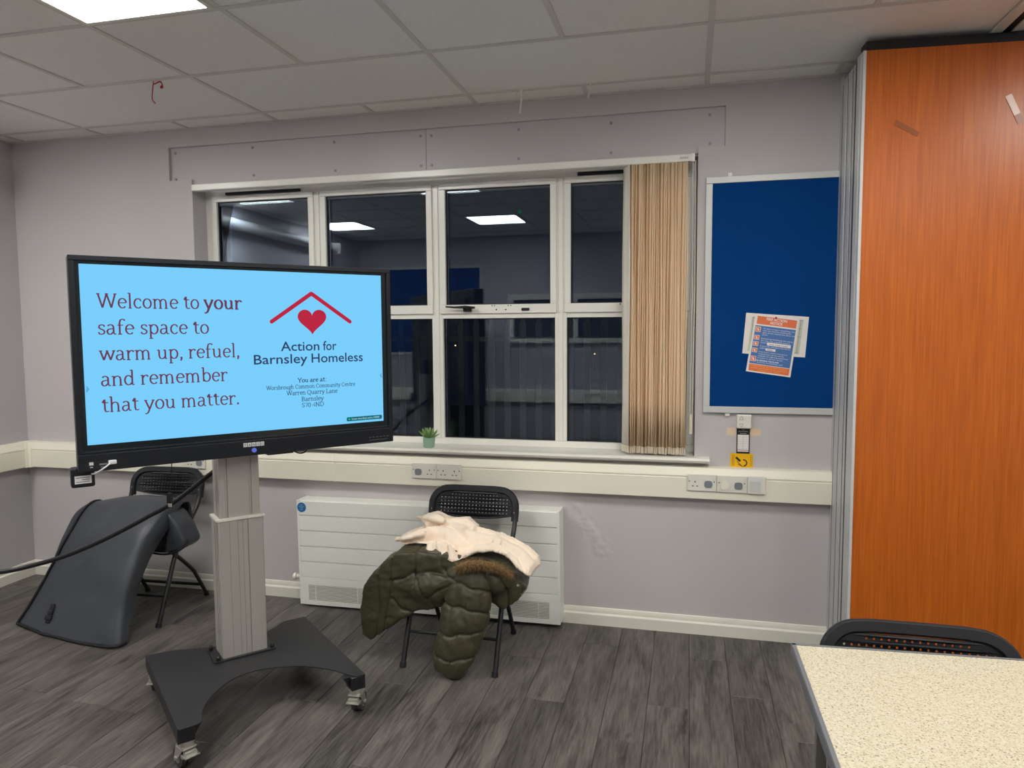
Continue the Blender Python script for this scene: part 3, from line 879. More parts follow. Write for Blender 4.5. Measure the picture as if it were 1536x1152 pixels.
band(.37, .90, .462, .515, m_paper, 'address_strip', -.0163); ntext('THE CAR PARK', .42, .505, .42, .022, m_black_ink)
band(.36, .58, .565, .605, m_paper, 'number_strip', -.0163); ntext('999', .39, .60, .12, .022, m_black_ink)
pn = MB().sphere(((ff(.47, .03))[0], -.020, (ff(.47, .03))[1]), .0048, 12); pn.cyl((ff(.47, .03)[0], -.0195, ff(.47, .03)[1]), (ff(.47, .03)[0], -.013, ff(.47, .03)[1]), .002, 8)
pn.build('pin', m_red, fn_, world=True)

# ------------------------------------------------------------------ thermostat, cards and tape under the board
th = empty('control_unit', 'small white wall control with up and down arrow buttons below the blue board', 'control', (.276, 0, 1.138))
MB().box(-.037, .037, -.028, 0, -.036, .036, .007, 3).build('housing', m_white, th)
q = MB()
pts = lambda c: [(x, -.029, z) for x, z in c]
def outline(m, P, r=.0012, closed=True): m.tube([(x, -.0285, z) for x, z in P], r, 6, closed=closed, cap=False)
outline(q, [(-.022, .010), (-.006, .010), (-.006, .018), (-.014, .028), (-.022, .018)]); outline(q, [(-.022, -.012), (-.006, -.012), (-.006, -.018), (-.014, -.028), (-.022, -.018)])
q.build('arrow_buttons', m_grey_insert, th)
tp = tag(MB().box(.192, .359, -.0012, -.0002, 1.063, 1.102).build('tape_strip', m_tape), 'strip of beige masking tape behind the black card on the wall', 'tape')
cd = empty('instruction_card', 'narrow black card with white table hanging below the wall control', 'card', (.274, -.003, .972))
MB().box(.241, .3065, -.0035, -.0015, .970, 1.101).build('card', m_black_ink, cd, world=True)
MB().box(.2465, .3015, -.0042, -.0036, .990, 1.068).build('table_print', m_paper, cd, world=True)
MB().box(.2465, .3015, -.0046, -.0040, .980, .988).build('pink_stripe', m_tape_pale, cd, world=True)
q = MB()
for k in range(6): q.box(.2475, .3005, -.0046, -.0043, 1.055 - k * .0115, 1.0556 - k * .0115)
q.box(.2735, .2742, -.0046, -.0043, .992, 1.066); q.build('table_lines', m_grey_insert, cd, world=True)
for k, (tx, z) in enumerate((('A & A', 1.091), ('HEATING CONTROL', 1.083), ('Instructions', 1.073))):
    text_part('card_print', tx, m_white_ink, cd, width=(.012, .046, .03)[k], height=.004, align='center', mx=Matrix.Translation(-Vector(cd.location)) @ Matrix(((1, 0, 0, .274), (0, 0, -1, -.0042), (0, 1, 0, z), (0, 0, 0, 1))))
yc = empty('yellow_card', 'yellow warning card with black hand symbol tucked behind the trunking', 'card', (.268, -.003, .88))
MB().box(.212, .324, -.0035, -.0015, .885, .970).build('card', m_yellow, yc, world=True)
q = MB(); Y = -.0038
seg(q, (.240, .950), (.262, .930), .011, Y); seg(q, (.245, .930), (.275, .900), .003, Y); seg(q, (.250, .915), (.270, .905), .003, Y)
for k in range(8):
    a0, a1 = math.radians(100 - k * 24), math.radians(100 - (k + 1) * 24)
    seg(q, (.278 + .016 * math.cos(a0), .922 + .016 * math.sin(a0)), (.278 + .016 * math.cos(a1), .922 + .016 * math.sin(a1)), .006, Y)
q.build('hand_symbol', m_black_ink, yc, world=True)
for xo in (.222, .230, .312, .319):
    q = MB()
    for k in range(7): q.box(xo - .0012, xo + .0012, -.0041, -.0036, .908 + k * .008, .913 + k * .008)
    q.build('small_print', m_black_ink, yc, world=True)

# ------------------------------------------------------------------ folding partition
ALT = math.radians(4.6)
pa = empty('folding_partition', 'tall folding partition stacked against the wall, orange wood veneer front leaf', 'partition', (1.24, -.27, 0))
PT = 2.765
def leaf(x0, y0, y1, front, rot_, zt=PT):
    """one leaf: core with veneer face and aluminium edge profiles; hinge corner at (x0, y0)"""
    mx = Matrix.Translation((x0, y0, 0)) @ Matrix.Rotation(rot_, 4, 'Z')
    d = y1 - y0
    core = MB().box(.0, 1.10, 0, d, .03, zt, mx=mx).build('leaf', m_veneer, pa, world=True, smooth=None)
    ed = MB(); ed.box(-.012, .0, -.004, d * .30, .02, zt, .0015, mx=mx); ed.box(-.006, .0, d * .30, d * .36, .02, zt - .004, mx=mx); ed.box(-.012, .0, d * .36, d, .02, zt, .0015, mx=mx)
    ed.build('edge_profile', m_alu_bright, core, world=True)
    MB().box(-.009, 1.08, d, d + .026, .02, zt - .012, mx=mx).build('seal_strip', m_seal, core, world=True)
    MB().box(.0 if front else .05, 1.10, .004, d - .004, zt, zt + .040, .004, mx=mx).build('top_seal', m_seal, core, world=True)
    return core
yf = -.475
leaf(.704, yf, yf + .082, True, ALT, 2.765)
leaf(.706, yf + .110, yf + .184, False, ALT * .3, 2.765)
leaf(.704, yf + .212, yf + .286, False, ALT * .1, 2.765)
leaf(.702, yf + .314, yf + .388, False, 0, 2.765)
MB().box(.694, .74, -.080, -.002, .02, 2.80, .002).build('wall_jamb', m_alu_bright, pa, world=True)
# ceiling track
tk = MB(); 
tk.box(1.185, 1.225, -2.6, -.02, CEIL - .012, CEIL + .002, .002); tk.box(1.262, 1.302, -2.6, -.02, CEIL - .012, CEIL + .002, .002)
o = struct(tk.build('trim_4', m_white), 'white ceiling track of the folding partition')
MB().box(1.225, 1.262, -2.6, -.02, CEIL - .004, CEIL + .001).build('track_slot', m_dark, o)
# tape remnants
mxp = Matrix.Translation((.704, yf, 0)) @ Matrix.Rotation(ALT, 4, 'Z')
def tape_on_leaf(a, b_, w, mt, label, name='tape_strip'):
    m = MB(); seg(m, a, b_, w, -.0022, .0004)
    for v in m.bm.verts: v.co = mxp @ v.co
    return tag(m.build(name, mt), label, 'tape')
tape_on_leaf((.118, 2.468), (.212, 2.412), .021, m_tape_clear, 'torn strip of brown tape slanting on the orange partition')
tape_on_leaf((.548, 2.553), (.585, 2.475), .026, m_tape_pale, 'pale shiny tape strip on the orange partition at the frame edge')
tape_on_leaf((.585, 2.475), (.60, 2.440), .026, m_tape_clear, 'short brown tape end below the pale strip on the orange partition')

# ------------------------------------------------------------------ things hanging from the ceiling
rb = MB(); P = [(-2.54, -.762, CEIL), (-2.535, -.764, CEIL - .012), (-2.50, -.765, CEIL - .004), (-2.488, -.765, CEIL - .02), (-2.492, -.765, CEIL - .03)]
rb.tube(smooth_path(P, 5), .0035, 6, flat=(1, .3, 1)); rb.tube(smooth_path([(-2.54, -.762, CEIL - .003), (-2.545, -.765, CEIL - .05), (-2.546, -.766, CEIL - .085), (-2.53, -.766, CEIL - .105)], 5), .0032, 6, flat=(1, .3, 1))
rb.sphere((-2.492, -.765, CEIL - .03), .010, 8, (1, .4, .8))
tag(rb.build('ribbon', m_red), 'scrap of curled red foil ribbon hanging from the ceiling grid', 'ribbon')
for (x, y, L, lab, fork) in ((-.832, -.214, .125, 'longer white forked strip hanging from the ceiling above the window', True), (-.491, -.185, .066, 'shorter white strip hanging from the ceiling above the window', False)):
    m = MB().tube([(x, y, CEIL), (x - .004, y, CEIL - L * .5), (x - .012, y, CEIL - L)], .0042, 8, flat=(1, .25, 1))
    if fork: m.tube([(x, y, CEIL), (x - .03, y - .01, CEIL - .035)], .003, 8, flat=(1, .25, 1))
    m.build('hanging_strip', m_white)
    tag(D.objects[[k for k in D.objects.keys() if k.startswith('hanging_strip')][-1]], lab, 'strip')

# ------------------------------------------------------------------ back of the room (seen mirrored)
noticeboard(-4.10, -2.56, 1.33, 2.47, YB, 'large blue noticeboard on the far wall, visible only as a reflection in the window', PI)
hatch = D.objects.new('window_2', None); COL.objects.link(hatch); hatch.location = (-1.35, YB, 1.5); struct(hatch, 'white framed serving hatch mirrored faintly in the window')
f = MB()
for q in ((-2.22, -.5, 2.02, 2.09), (-2.22, -.5, 1.48, 1.54), (-2.22, -2.15, 1.54, 2.02), (-.57, -.5, 1.54, 2.02), (-1.40, -1.34, 1.54, 2.02)): f.box(q[0], q[1], YB, YB + .05, q[2], q[3], .004)
f.build('frame', m_white, hatch, world=True)
MB().box(-2.15, -.57, YB + .002, YB + .012, 1.54, 2.02).build('shutter', mat('hatch_shutter', (52, 66, 80), .5), hatch, world=True)
cb = empty('storage_cabinet', 'tall black cabinet against the far wall, seen only as a reflection', 'cabinet', (-2.85, YB + .19, 0), PI)
MB().box(-.30, .30, -.16, .16, .05, 1.72, .006).build('carcass', m_black, cb)
for sx in (-1, 1):
    dd = MB().box(min(sx * .004, sx * .29), max(sx * .004, sx * .29), -.178, -.162, .08, 1.70, .004).build('door', m_blackmetal, cb)
    MB().cyl((sx * .03, -.19, .85), (sx * .03, -.19, 1.0), .006, 8).build('handle', m_chrome, dd)
MB().box(-.28, .28, -.15, .15, 0, .05).build('plinth', m_dark, cb)
ex = empty('emergency_light', 'small green indicator light on the ceiling, mirrored in the third window pane', 'light', (-1.64, -2.9, CEIL))
MB().cyl((0, 0, -.012), (0, 0, 0), .05, 20).build('housing', m_white, ex); MB().box(-.012, .012, -.012, .012, -.045, -.012, .003).build('indicator', m_exit, ex)

# long silver duct / projector screen case high on left wall (mirrored in first pane)
sc_ = empty('projector_screen_case', 'long pale rolled screen case high on the left wall, mirrored in the left pane', 'screen', (XL + .09, -1.9, 2.63))
MB().cyl((0, -2.0, 0), (0, 1.5, 0), .055, 24).build('tube', m_alu_bright, sc_)
for y in (-2.0, 1.5): MB().box(-.085, .06, y - .02 if y < 0 else y, y if y < 0 else y + .02, -.06, .07, .004).build('bracket', m_white, sc_)

# ================================================================== DISPLAY ON STAND
SY = .848
st = empty('display_stand', 'wheeled display stand with grey telescopic pillar and black steel base', 'display stand', (-1.815, -1.136, 0), SY)
# local: x along screen, -y towards the viewer. base outline (r, -n)
CX = -.036
FRONT = [(.325, .394), (.285, .392), (.262, .350), (.217, .262), (.135, .168), (.035, .112), (-.060, .092), (-.154, .122), (-.246, .210), (-.300, .308), (-.318, .384), (-.352, .400), (-.398, .401)]
BACK = [(-.404, -.340), (-.286, -.325), (-.147, -.264), (-.030, -.246), (.118, -.288), (.219, -.362), (.322, -.358)]
pf = smooth_path([(x, -n_, 0) for x, n_ in FRONT[1:-1]], 5); pb_ = smooth_path([(x, -n_, 0) for x, n_ in BACK[1:-1]], 5)
polyd = [(FRONT[0][0], -FRONT[0][1])] + [(v.x, v.y) for v in pf] + [(FRONT[-1][0], -FRONT[-1][1]), (BACK[0][0], -BACK[0][1])] + [(v.x, v.y) for v in pb_] + [(BACK[-1][0], -BACK[-1][1])]
bz0, bz1 = .115, .175
m = MB(); m.prism(polyd, bz1 - .004, bz1, 'z')
base = m.build('base', m_base, st, smooth=30)
for sx, x in ((-1, -.400), (1, .323)):
    MB().box(x - .003, x + .003, -.392, .345, bz0, bz1 - .001, .001, 1).build('side_skirt', m_base, base)
    for yy in (-.362, .315):
        MB().box(min(x, x - sx * .058), max(x, x - sx * .058), yy - .030, yy + .030, bz0, bz1 - .004, .002, 1).build('castor_block', m_blackmetal, base)
        if yy < 0: MB().prism([(x - sx * .058, bz1 - .005), (x - sx * .086, bz1 - .005), (x - sx * .058, bz0 + .008)], yy - .012, yy + .020, 'y').build('gusset', m_blackmetal, base)
def castor(loc, rz):
    c = MB().cyl((0, 0, .090), (0, 0, .098), .026, 24).cyl((0, 0, .078), (0, 0, .090), .021, 24)
    c.box(-.022, .022, -.020, .030, .072, .078, .001)
    for sx in (-1, 1):
        mx = None
        c.prism([(-.018, .074), (.026, .074), (.040, .030), (.024, .024)], sx * .0225 - .0015, sx * .0225 + .0015, 'x')
    mxx = Matrix.Translation(loc) @ Matrix.Rotation(rz, 4, 'Z')
    me_o = c.build('castor', m_chrome, st); me_o.location = loc; me_o.rotation_euler = (0, 0, rz); me_o.scale = (1.17, 1.17, 1.174)
    for sx in (-1, 1):
        wv_ = MB(); rings = []
        for xx, rr in ((-.0085, .028), (-.0075, .032), (.0075, .032), (.0085, .028)):
            rings.append([(sx * .0105 + xx, .030 + rr * math.cos(a * PI / 14), .0325 + rr * math.sin(a * PI / 14)) for a in range(28)])
        wv_.ring_loft(rings); wv_.build('wheel', m_tyre, me_o)
    MB().cyl((-.027, .030, .0325), (.027, .030, .0325), .007, 12).cyl((-.0195, .030, .0325), (.0195, .030, .0325), .018, 16).build('axle', m_chrome, me_o)
    MB().box(-.024, .024, -.040, -.006, .052, .056, .001).box(-.018, .018, -.034, -.010, .056, .068, .002).box(-.020, .020, -.012, .004, .040, .046, .001).build('brake_lever', m_chrome, me_o)
    return me_o
castor((-.368, -.362, 0), .25)
castor((.294, -.362, 0), -.75)
castor((-.368, .315, 0), -.45)
castor((.294, .315, 0), .3)
# pillar
py0, py1 = .088, .215
pw = .100
MB().box(CX - pw - .035, CX + pw + .030, py0 - .018, py1 + .018, bz1, bz1 + .006, .001, 1).build('foot_plate', m_blackmetal, st)
for sx in (-1, 1):
    for yy in (py0 - .004, py1 + .004):
        MB().cyl((CX + sx * (pw + .017), yy, bz1 + .006), (CX + sx * (pw + .017), yy, bz1 + .017), .010, 12).sphere((CX + sx * (pw + .017), yy, bz1 + .017), .0095, 10).build('bolt', m_blackmetal, st)
def profile_rect(hw, y0, y1, groove_x, z0, z1, name, side_grooves=(.25, .5)):
    P = []
    gd = .0022; gw = .0011
    P.append((-hw + .004, y0))
    for g in groove_x:
        gd, gw = (.005, .0016) if g in (.028, -.052, .050) else (.0018, .0009)
        P += [(g - gw, y0), (g - gw, y0 + gd), (g + gw, y0 + gd), (g + gw, y0)]
    P += [(hw - .004, y0), (hw, y0 + .004)]
    L_ = y1 - y0
    for s_ in side_grooves: 
        yv = y0 + L_ * s_; P += [(hw, yv - .006), (hw - .006, yv - .006), (hw - .006, yv + .006), (hw, yv + .006)]
    P += [(hw, y1 - .004), (hw - .004, y1), (-hw + .004, y1), (-hw, y1 - .004)]
    for s_ in reversed(side_grooves):
        yv = y0 + L_ * s_; P += [(-hw, yv + .006), (-hw + .006, yv + .006), (-hw + .006, yv - .006), (-hw, yv - .006)]
    P.append((-hw, y0 + .004))
    return MB().prism([(a + CX, b_) for a, b_ in P], z0, z1, 'z').build(name, m_alu, st, smooth=None)
profile_rect(.096, py0 - .002, py1 + .002, (-.050, -.015, .006, .028), bz1 + .006, .790, 'lower_pillar')
MB().prism([(a + CX, b_) for a, b_ in rrect(.206, .142, .008, 4, 0, (py0 + py1) / 2)], .790, .801, 'z', bevel=.002).build('pillar_collar', m_white, st)
profile_rect(.086, py0 + .008, py1 - .008, (-.060, -.052, .042, .050), .801, 1.30, 'upper_pillar')
# mount plate
mp_ = MB().box(CX - .25, CX + .25, py0 - .024, py0 + .010, 1.36, 1.62, .004)
for sx in (-.2, .2): mp_.box(CX + sx - .03, CX + sx + .03, py0 - .028, py0 - .004, 1.18, 1.80, .003)
mp_.box(CX - .09, CX + .09, py0, py1 - .004, 1.29, 1.40, .003)
mp_.build('mounting_bracket', m_blackmetal, st)
bx = MB().box(CX + .12, CX + .24, py0 - .01, py0 + .11, 1.06, 1.16, .006); bx.build('power_box', m_black, st)

tv = empty('interactive_display', 'large black framed touch display showing a light blue welcome slide', 'display', (-1.815, -1.136, 1.08), SY)
TZ = 1.08
def tpart(name, m, mt, parent=tv, smooth=35):
    for v in m.bm.verts: v.co.z -= TZ
    return m.build(name, mt, parent, smooth=smooth)
body = MB().box(-.645, .655, .004, .060, 1.085, 1.900, .006)
housing = tpart('housing', body, m_bezel)
tpart('rear_cover', MB().prism([(-.58, 1.16), (.59, 1.16), (.56, 1.84), (-.55, 1.84)], .06, .086, 'y', bevel=.006), m_black)
# frame strips proud of the glass
f = MB()
f.box(-.645, .655, -.012, .006, 1.880, 1.900, .003); f.box(-.645, -.624, -.012, .006, 1.150, 1.880, .003); f.box(.634, .655, -.012, .006, 1.150, 1.880, .003)
f.box(-.624, .634, -.009, .006, 1.150, 1.160, .002)
tpart('front_frame', f, m_bezel)
tpart('speaker_bar', MB().box(-.645, .655, -.014, .006, 1.083, 1.150, .004), m_bezel)
tpart('glass_border', MB().box(-.624, .634, -.003, .002, 1.160, 1.880), m_bezel_in)
tpart('screen', MB().box(-.6095, .6095, -.0045, -.003, 1.1845, 1.8685), m_lcd)

# ---- serif lettering, drawn stroke by stroke
def arc(cx, cy, rx, ry, a0, a1, n=14):
    return [(cx + rx * math.cos(math.radians(a0 + (a1 - a0) * k / n)), cy + ry * math.sin(math.radians(a0 + (a1 - a0) * k / n))) for k in range(n + 1)]
def sf(x, y, l=.16, r_=None): return ('s', x - l, y, x + (l if r_ is None else r_), y)
def fl(x, y): return ('s', x - .2, y - .04, x + .02, y)      # flag serif on top of a stem
A_ = 1.52; K_ = 1.40
G = {
 'o': (1.04, [arc(.5, .5, .38, .47, 0, 360, 26)]),
 'e': (.98, [[(.14, .54), (.84, .54)], arc(.5, .5, .37, .47, 5, 318, 22)]),
 'c': (.92, [arc(.5, .5, .37, .47, 42, 318, 20), [(.78, .80), (.77, .72)]]),
 'a': (1.02, [arc(.42, .70, .28, .27, 150, 0, 10) + [(.70, .2), (.78, .04), (.95, .05)], [(.70, .58), (.45, .55)] + arc(.36, .28, .25, .26, 110, 330, 12) + [(.70, .24)]]),
 'd': (1.12, [arc(.46, .5, .35, .47, 35, 325, 20), [(.82, A_), (.82, .05)], fl(.82, A_), ('s', .82, .03, 1.02, .05)]),
 'b': (1.10, [[(.24, A_), (.24, .04)], fl(.24, A_), arc(.58, .5, .36, .47, 145, -145, 20)]),
 'p': (1.12, [[(.24, .97), (.24, -.42)], fl(.24, .95), sf(.24, -.43, .17, .22), arc(.58, .5, .36, .47, 145, -145, 20)]),
 'q': (1.10, [[(.82, .97), (.82, -.42)], sf(.82, -.43), arc(.48, .5, .36, .47, 35, 325, 20)]),
 'h': (1.16, [[(.22, A_), (.22, .02)], fl(.22, A_), sf(.22, .02), [(.22, .70), (.38, .90), (.60, .96), (.80, .84), (.86, .6), (.86, .02)], sf(.86, .02)]),
 'n': (1.16, [[(.22, .96), (.22, .02)], fl(.22, .95), sf(.22, .02), [(.22, .70), (.38, .90), (.60, .96), (.80, .84), (.86, .6), (.86, .02)], sf(.86, .02)]),
 'm': (1.72, [[(.22, .96), (.22, .02)], fl(.22, .95), sf(.22, .02), [(.22, .70), (.36, .90), (.56, .96), (.74, .84), (.80, .6), (.80, .02)], sf(.80, .02), [(.80, .70), (.94, .90), (1.14, .96), (1.32, .84), (1.38, .6), (1.38, .02)], sf(1.38, .02)]),
 'r': (.84, [[(.22, .96), (.22, .02)], fl(.22, .95), sf(.22, .02, .16, .2), [(.22, .62), (.36, .86), (.55, .95), (.72, .92)], [(.71, .94), (.70, .78)]]),
 'u': (1.16, [[(.22, .93), (.22, .36), (.30, .12), (.48, .03), (.66, .08), (.84, .28)], fl(.22, .94), [(.84, .93), (.84, .04)], fl(.84, .94), ('s', .84, .03, 1.02, .05)]),
 't': (.72, [[(.30, 1.26), (.30, .28), (.36, .08), (.50, .03), (.68, .08)], [(.06, .94), (.64, .94)], [(.08, .96), (.28, 1.24)]]),
 'f': (.72, [[(.26, .02), (.26, 1.12), (.34, 1.42), (.54, 1.52), (.74, 1.46)], [(.06, .92), (.60, .92)], sf(.26, .02, .18, .22), [(.73, 1.48), (.72, 1.36)]]),
 'l': (.56, [[(.26, A_), (.26, .02)], fl(.26, A_), sf(.26, .02)]),
 'i': (.56, [[(.26, .95), (.26, .02)], fl(.26, .94), sf(.26, .02), ('d', .25, 1.32)]),
 's': (.80, [[(.66, .76), (.62, .90), (.40, .97), (.18, .88), (.15, .70), (.28, .56), (.52, .46), (.66, .32), (.62, .12), (.40, .02), (.17, .07), (.12, .24)]]),
 'w': (1.50, [[(.10, .94), (.40, .04)], [(.40, .04), (.74, .92)], [(.74, .92), (1.04, .04)], [(1.04, .04), (1.38, .94)], sf(.12, .95), sf(1.36, .95), sf(.72, .95, .12)]),
 'y': (1.04, [[(.12, .94), (.50, .04)], [(.90, .94), (.50, .04), (.36, -.30), (.20, -.42), (.04, -.40)], sf(.14, .95), sf(.88, .95, .14)]),
 'v': (1.04, [[(.12, .94), (.50, .04)], [(.50, .04), (.90, .94)], sf(.14, .95), sf(.88, .95, .14)]),
 'g': (1.00, [arc(.46, .62, .30, .34, 0, 360, 20), [(.30, .32), (.20, .16), (.34, .04), (.66, .0), (.82, -.14), (.70, -.36), (.40, -.42), (.14, -.34), (.14, -.14), (.34, .02)], [(.70, .86), (.94, .94)]]),
 'W': (1.98, [[(.16, K_), (.55, .04)], [(.55, .04), (.98, K_)], [(.98, K_), (1.40, .04)], [(1.40, .04), (1.80, K_)], sf(.16, K_), sf(.98, K_), sf(1.80, K_)]),
 'Y': (1.34, [[(.14, K_), (.66, .62)], [(1.18, K_), (.66, .62)], [(.66, .66), (.66, .03)], sf(.16, K_), sf(1.16, K_), sf(.66, .03, .2)]),
 'C': (1.34, [arc(.72, .70, .56, .68, 45, 315, 24), [(1.12, 1.22), (1.14, 1.02)]]),
 'L': (1.20, [[(.28, K_), (.28, .03)], sf(.28, K_, .2), [(.08, .03), (1.06, .03)], [(1.06, .03), (1.08, .32)]]),
 'B': (1.32, [[(.28, K_), (.28, .03)], [(.08, K_), (.62, K_)] + arc(.62, 1.06, .34, .34, 85, -85, 10) + [(.28, .72)], [(.62, .72)] + arc(.66, .38, .42, .35, 85, -85, 10) + [(.08, .03)]]),
 'S': (1.12, [[(.92, 1.10), (.86, 1.30), (.56, 1.40), (.26, 1.28), (.18, 1.06), (.32, .86), (.72, .66), (.92, .42), (.84, .14), (.54, .02), (.24, .10), (.15, .34)]]),
 'Q': (1.54, [arc(.74, .70, .60, .68, 0, 360, 28), [(.78, .02), (1.0, -.28), (1.42, -.34)]]),
 'N': (1.60, [[(.30, K_), (.30, .03)], [(.28, K_), (1.30, .03)], [(1.30, K_), (1.30, .03)], sf(.24, K_), sf(.30, .03), sf(1.30, K_)]),
 'D': (1.50, [[(.28, K_), (.28, .03)], [(.08, K_), (.62, K_)] + arc(.64, .715, .66, .685, 88, -88, 18) + [(.08, .03)]]),
 '7': (.96, [[(.12, 1.14), (.12, 1.34), (.86, 1.34), (.38, .03)]]),
 '0': (1.06, [arc(.52, .68, .40, .68, 0, 360, 26)]),
 '4': (1.06, [[(.78, .03), (.78, 1.36), (.08, .42), (1.0, .42)]]),
 '.': (.44, [('d', .2, .07)]),
 ',': (.46, [('d', .22, .08), [(.27, .06), (.14, -.22)]]),
 ':': (.46, [('d', .22, .08), ('d', .22, .86)]),
 ' ': (.50, []),
}
def serif_mesh(body, thick=.175, thin=.095):
    bm = bmesh.new(); x = 0
    def stroke(P, const=None):
        n = len(P)
        if n < 2: return
        closed = n > 3 and math.hypot(P[0][0] - P[-1][0], P[0][1] - P[-1][1]) < 1e-6
        Q = P[:-1] if closed else P
        m_ = len(Q); Lf = []; Rt = []
        for i in range(m_):
            if closed: a, b_ = Q[i - 1], Q[(i + 1) % m_]
            else: a, b_ = Q[max(i - 1, 0)], Q[min(i + 1, m_ - 1)]
            dx, dy = b_[0] - a[0], b_[1] - a[1]; l = math.hypot(dx, dy) or 1
            wd = const if const else thin + (thick - thin) * (abs(dy) / l) ** 1.2
            nx, ny = -dy / l * wd / 2, dx / l * wd / 2
            Lf.append(bm.verts.new((x + Q[i][0] + nx, Q[i][1] + ny, 0))); Rt.append(bm.verts.new((x + Q[i][0] - nx, Q[i][1] - ny, 0)))
        for i in range(m_ if closed else m_ - 1):
            j = (i + 1) % m_
            bm.faces.new((Rt[i], Rt[j], Lf[j], Lf[i]))
    for ch_ in body:
        adv, S = G[ch_]
        for s_ in S:
            if isinstance(s_, tuple) and s_[0] == 's': stroke([(s_[1], s_[2]), (s_[3], s_[4])], thin * 1.05)
            elif isinstance(s_, tuple): 
                c_ = [bm.verts.new((x + s_[1] + .12 * math.cos(a * PI / 5), s_[2] + .12 * math.sin(a * PI / 5), 0)) for a in range(10)]; bm.faces.new(c_)
            else: stroke(s_)
        x += adv
    me = D.meshes.new('serif'); bm.to_mesh(me); bm.free(); return me, x
TMX = lambda x, z: Matrix(((1, 0, 0, x), (0, 0, -1, -.0052), (0, 1, 0, z - TZ), (0, 0, 0, 1)))
def serif(name, body, x0, x1, z, xh, mt, thick=.175, thin=.095):
    me, adv = serif_mesh(body, thick, thin)
    co = [v.co.x for v in me.vertices]; a, c_ = min(co), max(co)
    s_ = (x1 - x0) / (c_ - a); D.meshes.remove(me); x = 0
    for word in body.split(' '):                    # each word is a part
        me, adv = serif_mesh(word, thick, thin)
        me.transform(TMX(x0, z) @ Matrix.Diagonal((s_, xh, 1, 1)) @ Matrix.Translation((x - a, 0, 0)))
        link(name, me, mt, tv); x += adv + G[' '][0]
XH = .0385
serif('welcome_text', 'Welcome to', -.557, -.193, 1.7045, XH, m_txt)
serif('welcome_text', 'your', -.176, -.024, 1.7045, XH, m_txt, .24, .12)
serif('welcome_text', 'safe space to', -.557, -.159, 1.604, XH, m_txt)
serif('welcome_text', 'warm up, refuel,', -.557, -.042, 1.505, XH, m_txt)
serif('welcome_text', 'and remember', -.555, -.092, 1.407, XH, m_txt)
serif('welcome_text', 'that you matter.', -.556, -.050, 1.307, XH, m_txt)
serif('address_text', 'You are at:', .203, .332, 1.3855, .0135, m_txt2, .25, .17)
serif('address_text', 'Worsbrough Common Community Centre', .065, .471, 1.3585, .0125, m_txt2, .20, .14)
serif('address_text', 'Warren Quarry Lane', .152, .385, 1.331, .0135, m_txt2, .20, .14)
serif('address_text', 'Barnsley', .218, .319, 1.3015, .0135, m_txt2, .20, .14)
serif('address_text', 'S70 4ND', .219, .319, 1.2745, .0135, m_txt2, .20, .14)
for word, xa, wd_, zz0 in (('Action', .133, .172, 1.526), ('for', .322, .063, 1.526), ('Barnsley', .017, .232, 1.4715), ('Homeless', .268, .243, 1.4715)):
    text_part('organisation_text', word, m_txt2, tv, width=wd_, height=.041, bold=.008, mx=TMX(xa, zz0))
def flat_poly(name, P, mt, y=-.0052, parent=tv):
    bm = bmesh.new(); vs = [bm.verts.new((x, y, z - TZ)) for x, z in P]; bm.faces.new(vs); bmesh.ops.triangulate(bm, faces=list(bm.faces))
    me = D.meshes.new(name); bm.to_mesh(me); bm.free(); return link(name, me, mt, parent)
# roof logo
hw = .0085; P = []
A0, Ap, A1 = Vector((.097, 1.6535)), Vector((.2745, 1.777)), Vector((.452, 1.6535))
d0 = (Ap - A0).normalized(); n0 = Vector((-d0.y, d0.x)); d1 = (A1 - Ap).normalized(); n1 = Vector((-d1.y, d1.x))
def cap_(c_, d, n): return [c_ + n * hw * math.cos(a) - d * hw * math.sin(a) for a in [PI * k / 8 for k in range(9)]]
rail = cap_(A0, d0, n0)            # upper side -> round -> lower side
P += [A0 - n0 * hw] ; 
left_cap = [A0 + (n0 * math.cos(t_) - d0 * math.sin(t_)) * hw for t_ in [PI * k / 8 for k in range(9)]]
right_cap = [A1 + (-n1 * math.cos(t_) + d1 * math.sin(t_)) * hw for t_ in [PI * k / 8 for k in range(9)]]
mit = hw / math.cos((math.atan2(d0.y, d0.x)))
polyr = list(left_cap) + [Ap - Vector((0, mit))] + list(right_cap) + [Ap + d1.orthogonal().normalized() * 0 + Vector((.004, mit * .80)), Ap + Vector((-.004, mit * .80))]
flat_poly('logo_roof', [(p.x, p.y) for p in polyr], m_logo)
P = []
for k in range(48):
    t_ = 2 * PI * k / 48
    hx_ = 16 * math.sin(t_) ** 3; hz_ = 13 * math.cos(t_) - 5 * math.cos(2 * t_) - 2 * math.cos(3 * t_) - math.cos(4 * t_)
    P.append((.2755 + hx_ / 32 * .130, 1.6605 + (hz_ + 1) / 29 * .112 - .004))
flat_poly('logo_heart', P, m_logo)
flat_poly('chevron', [(-.606, 1.410), (-.602, 1.410), (-.594, 1.3985), (-.602, 1.387), (-.606, 1.387), (-.598, 1.3985)], m_chev)
flat_poly('chevron', [(.606, 1.412), (.602, 1.412), (.594, 1.4005), (.602, 1.389), (.606, 1.389), (.598, 1.4005)], m_chev)
flat_poly('status_bar', [(x, z) for x, z in rrect(.176, .019, .006, 4, .5135, 1.2045)], m_toast)
text_part('status_bar_text', 'Screen recording is active, 0:00:00', m_toast_t, tv, width=.138, height=.009, mx=TMX(.450, 1.2005) @ Matrix.Translation((0, 0, .0006)))
flat_poly('status_dot', [(.438 + .004 * math.cos(a), 1.2045 + .004 * math.sin(a)) for a in [k * PI / 5 for k in range(10)]], m_exit, -.0058)
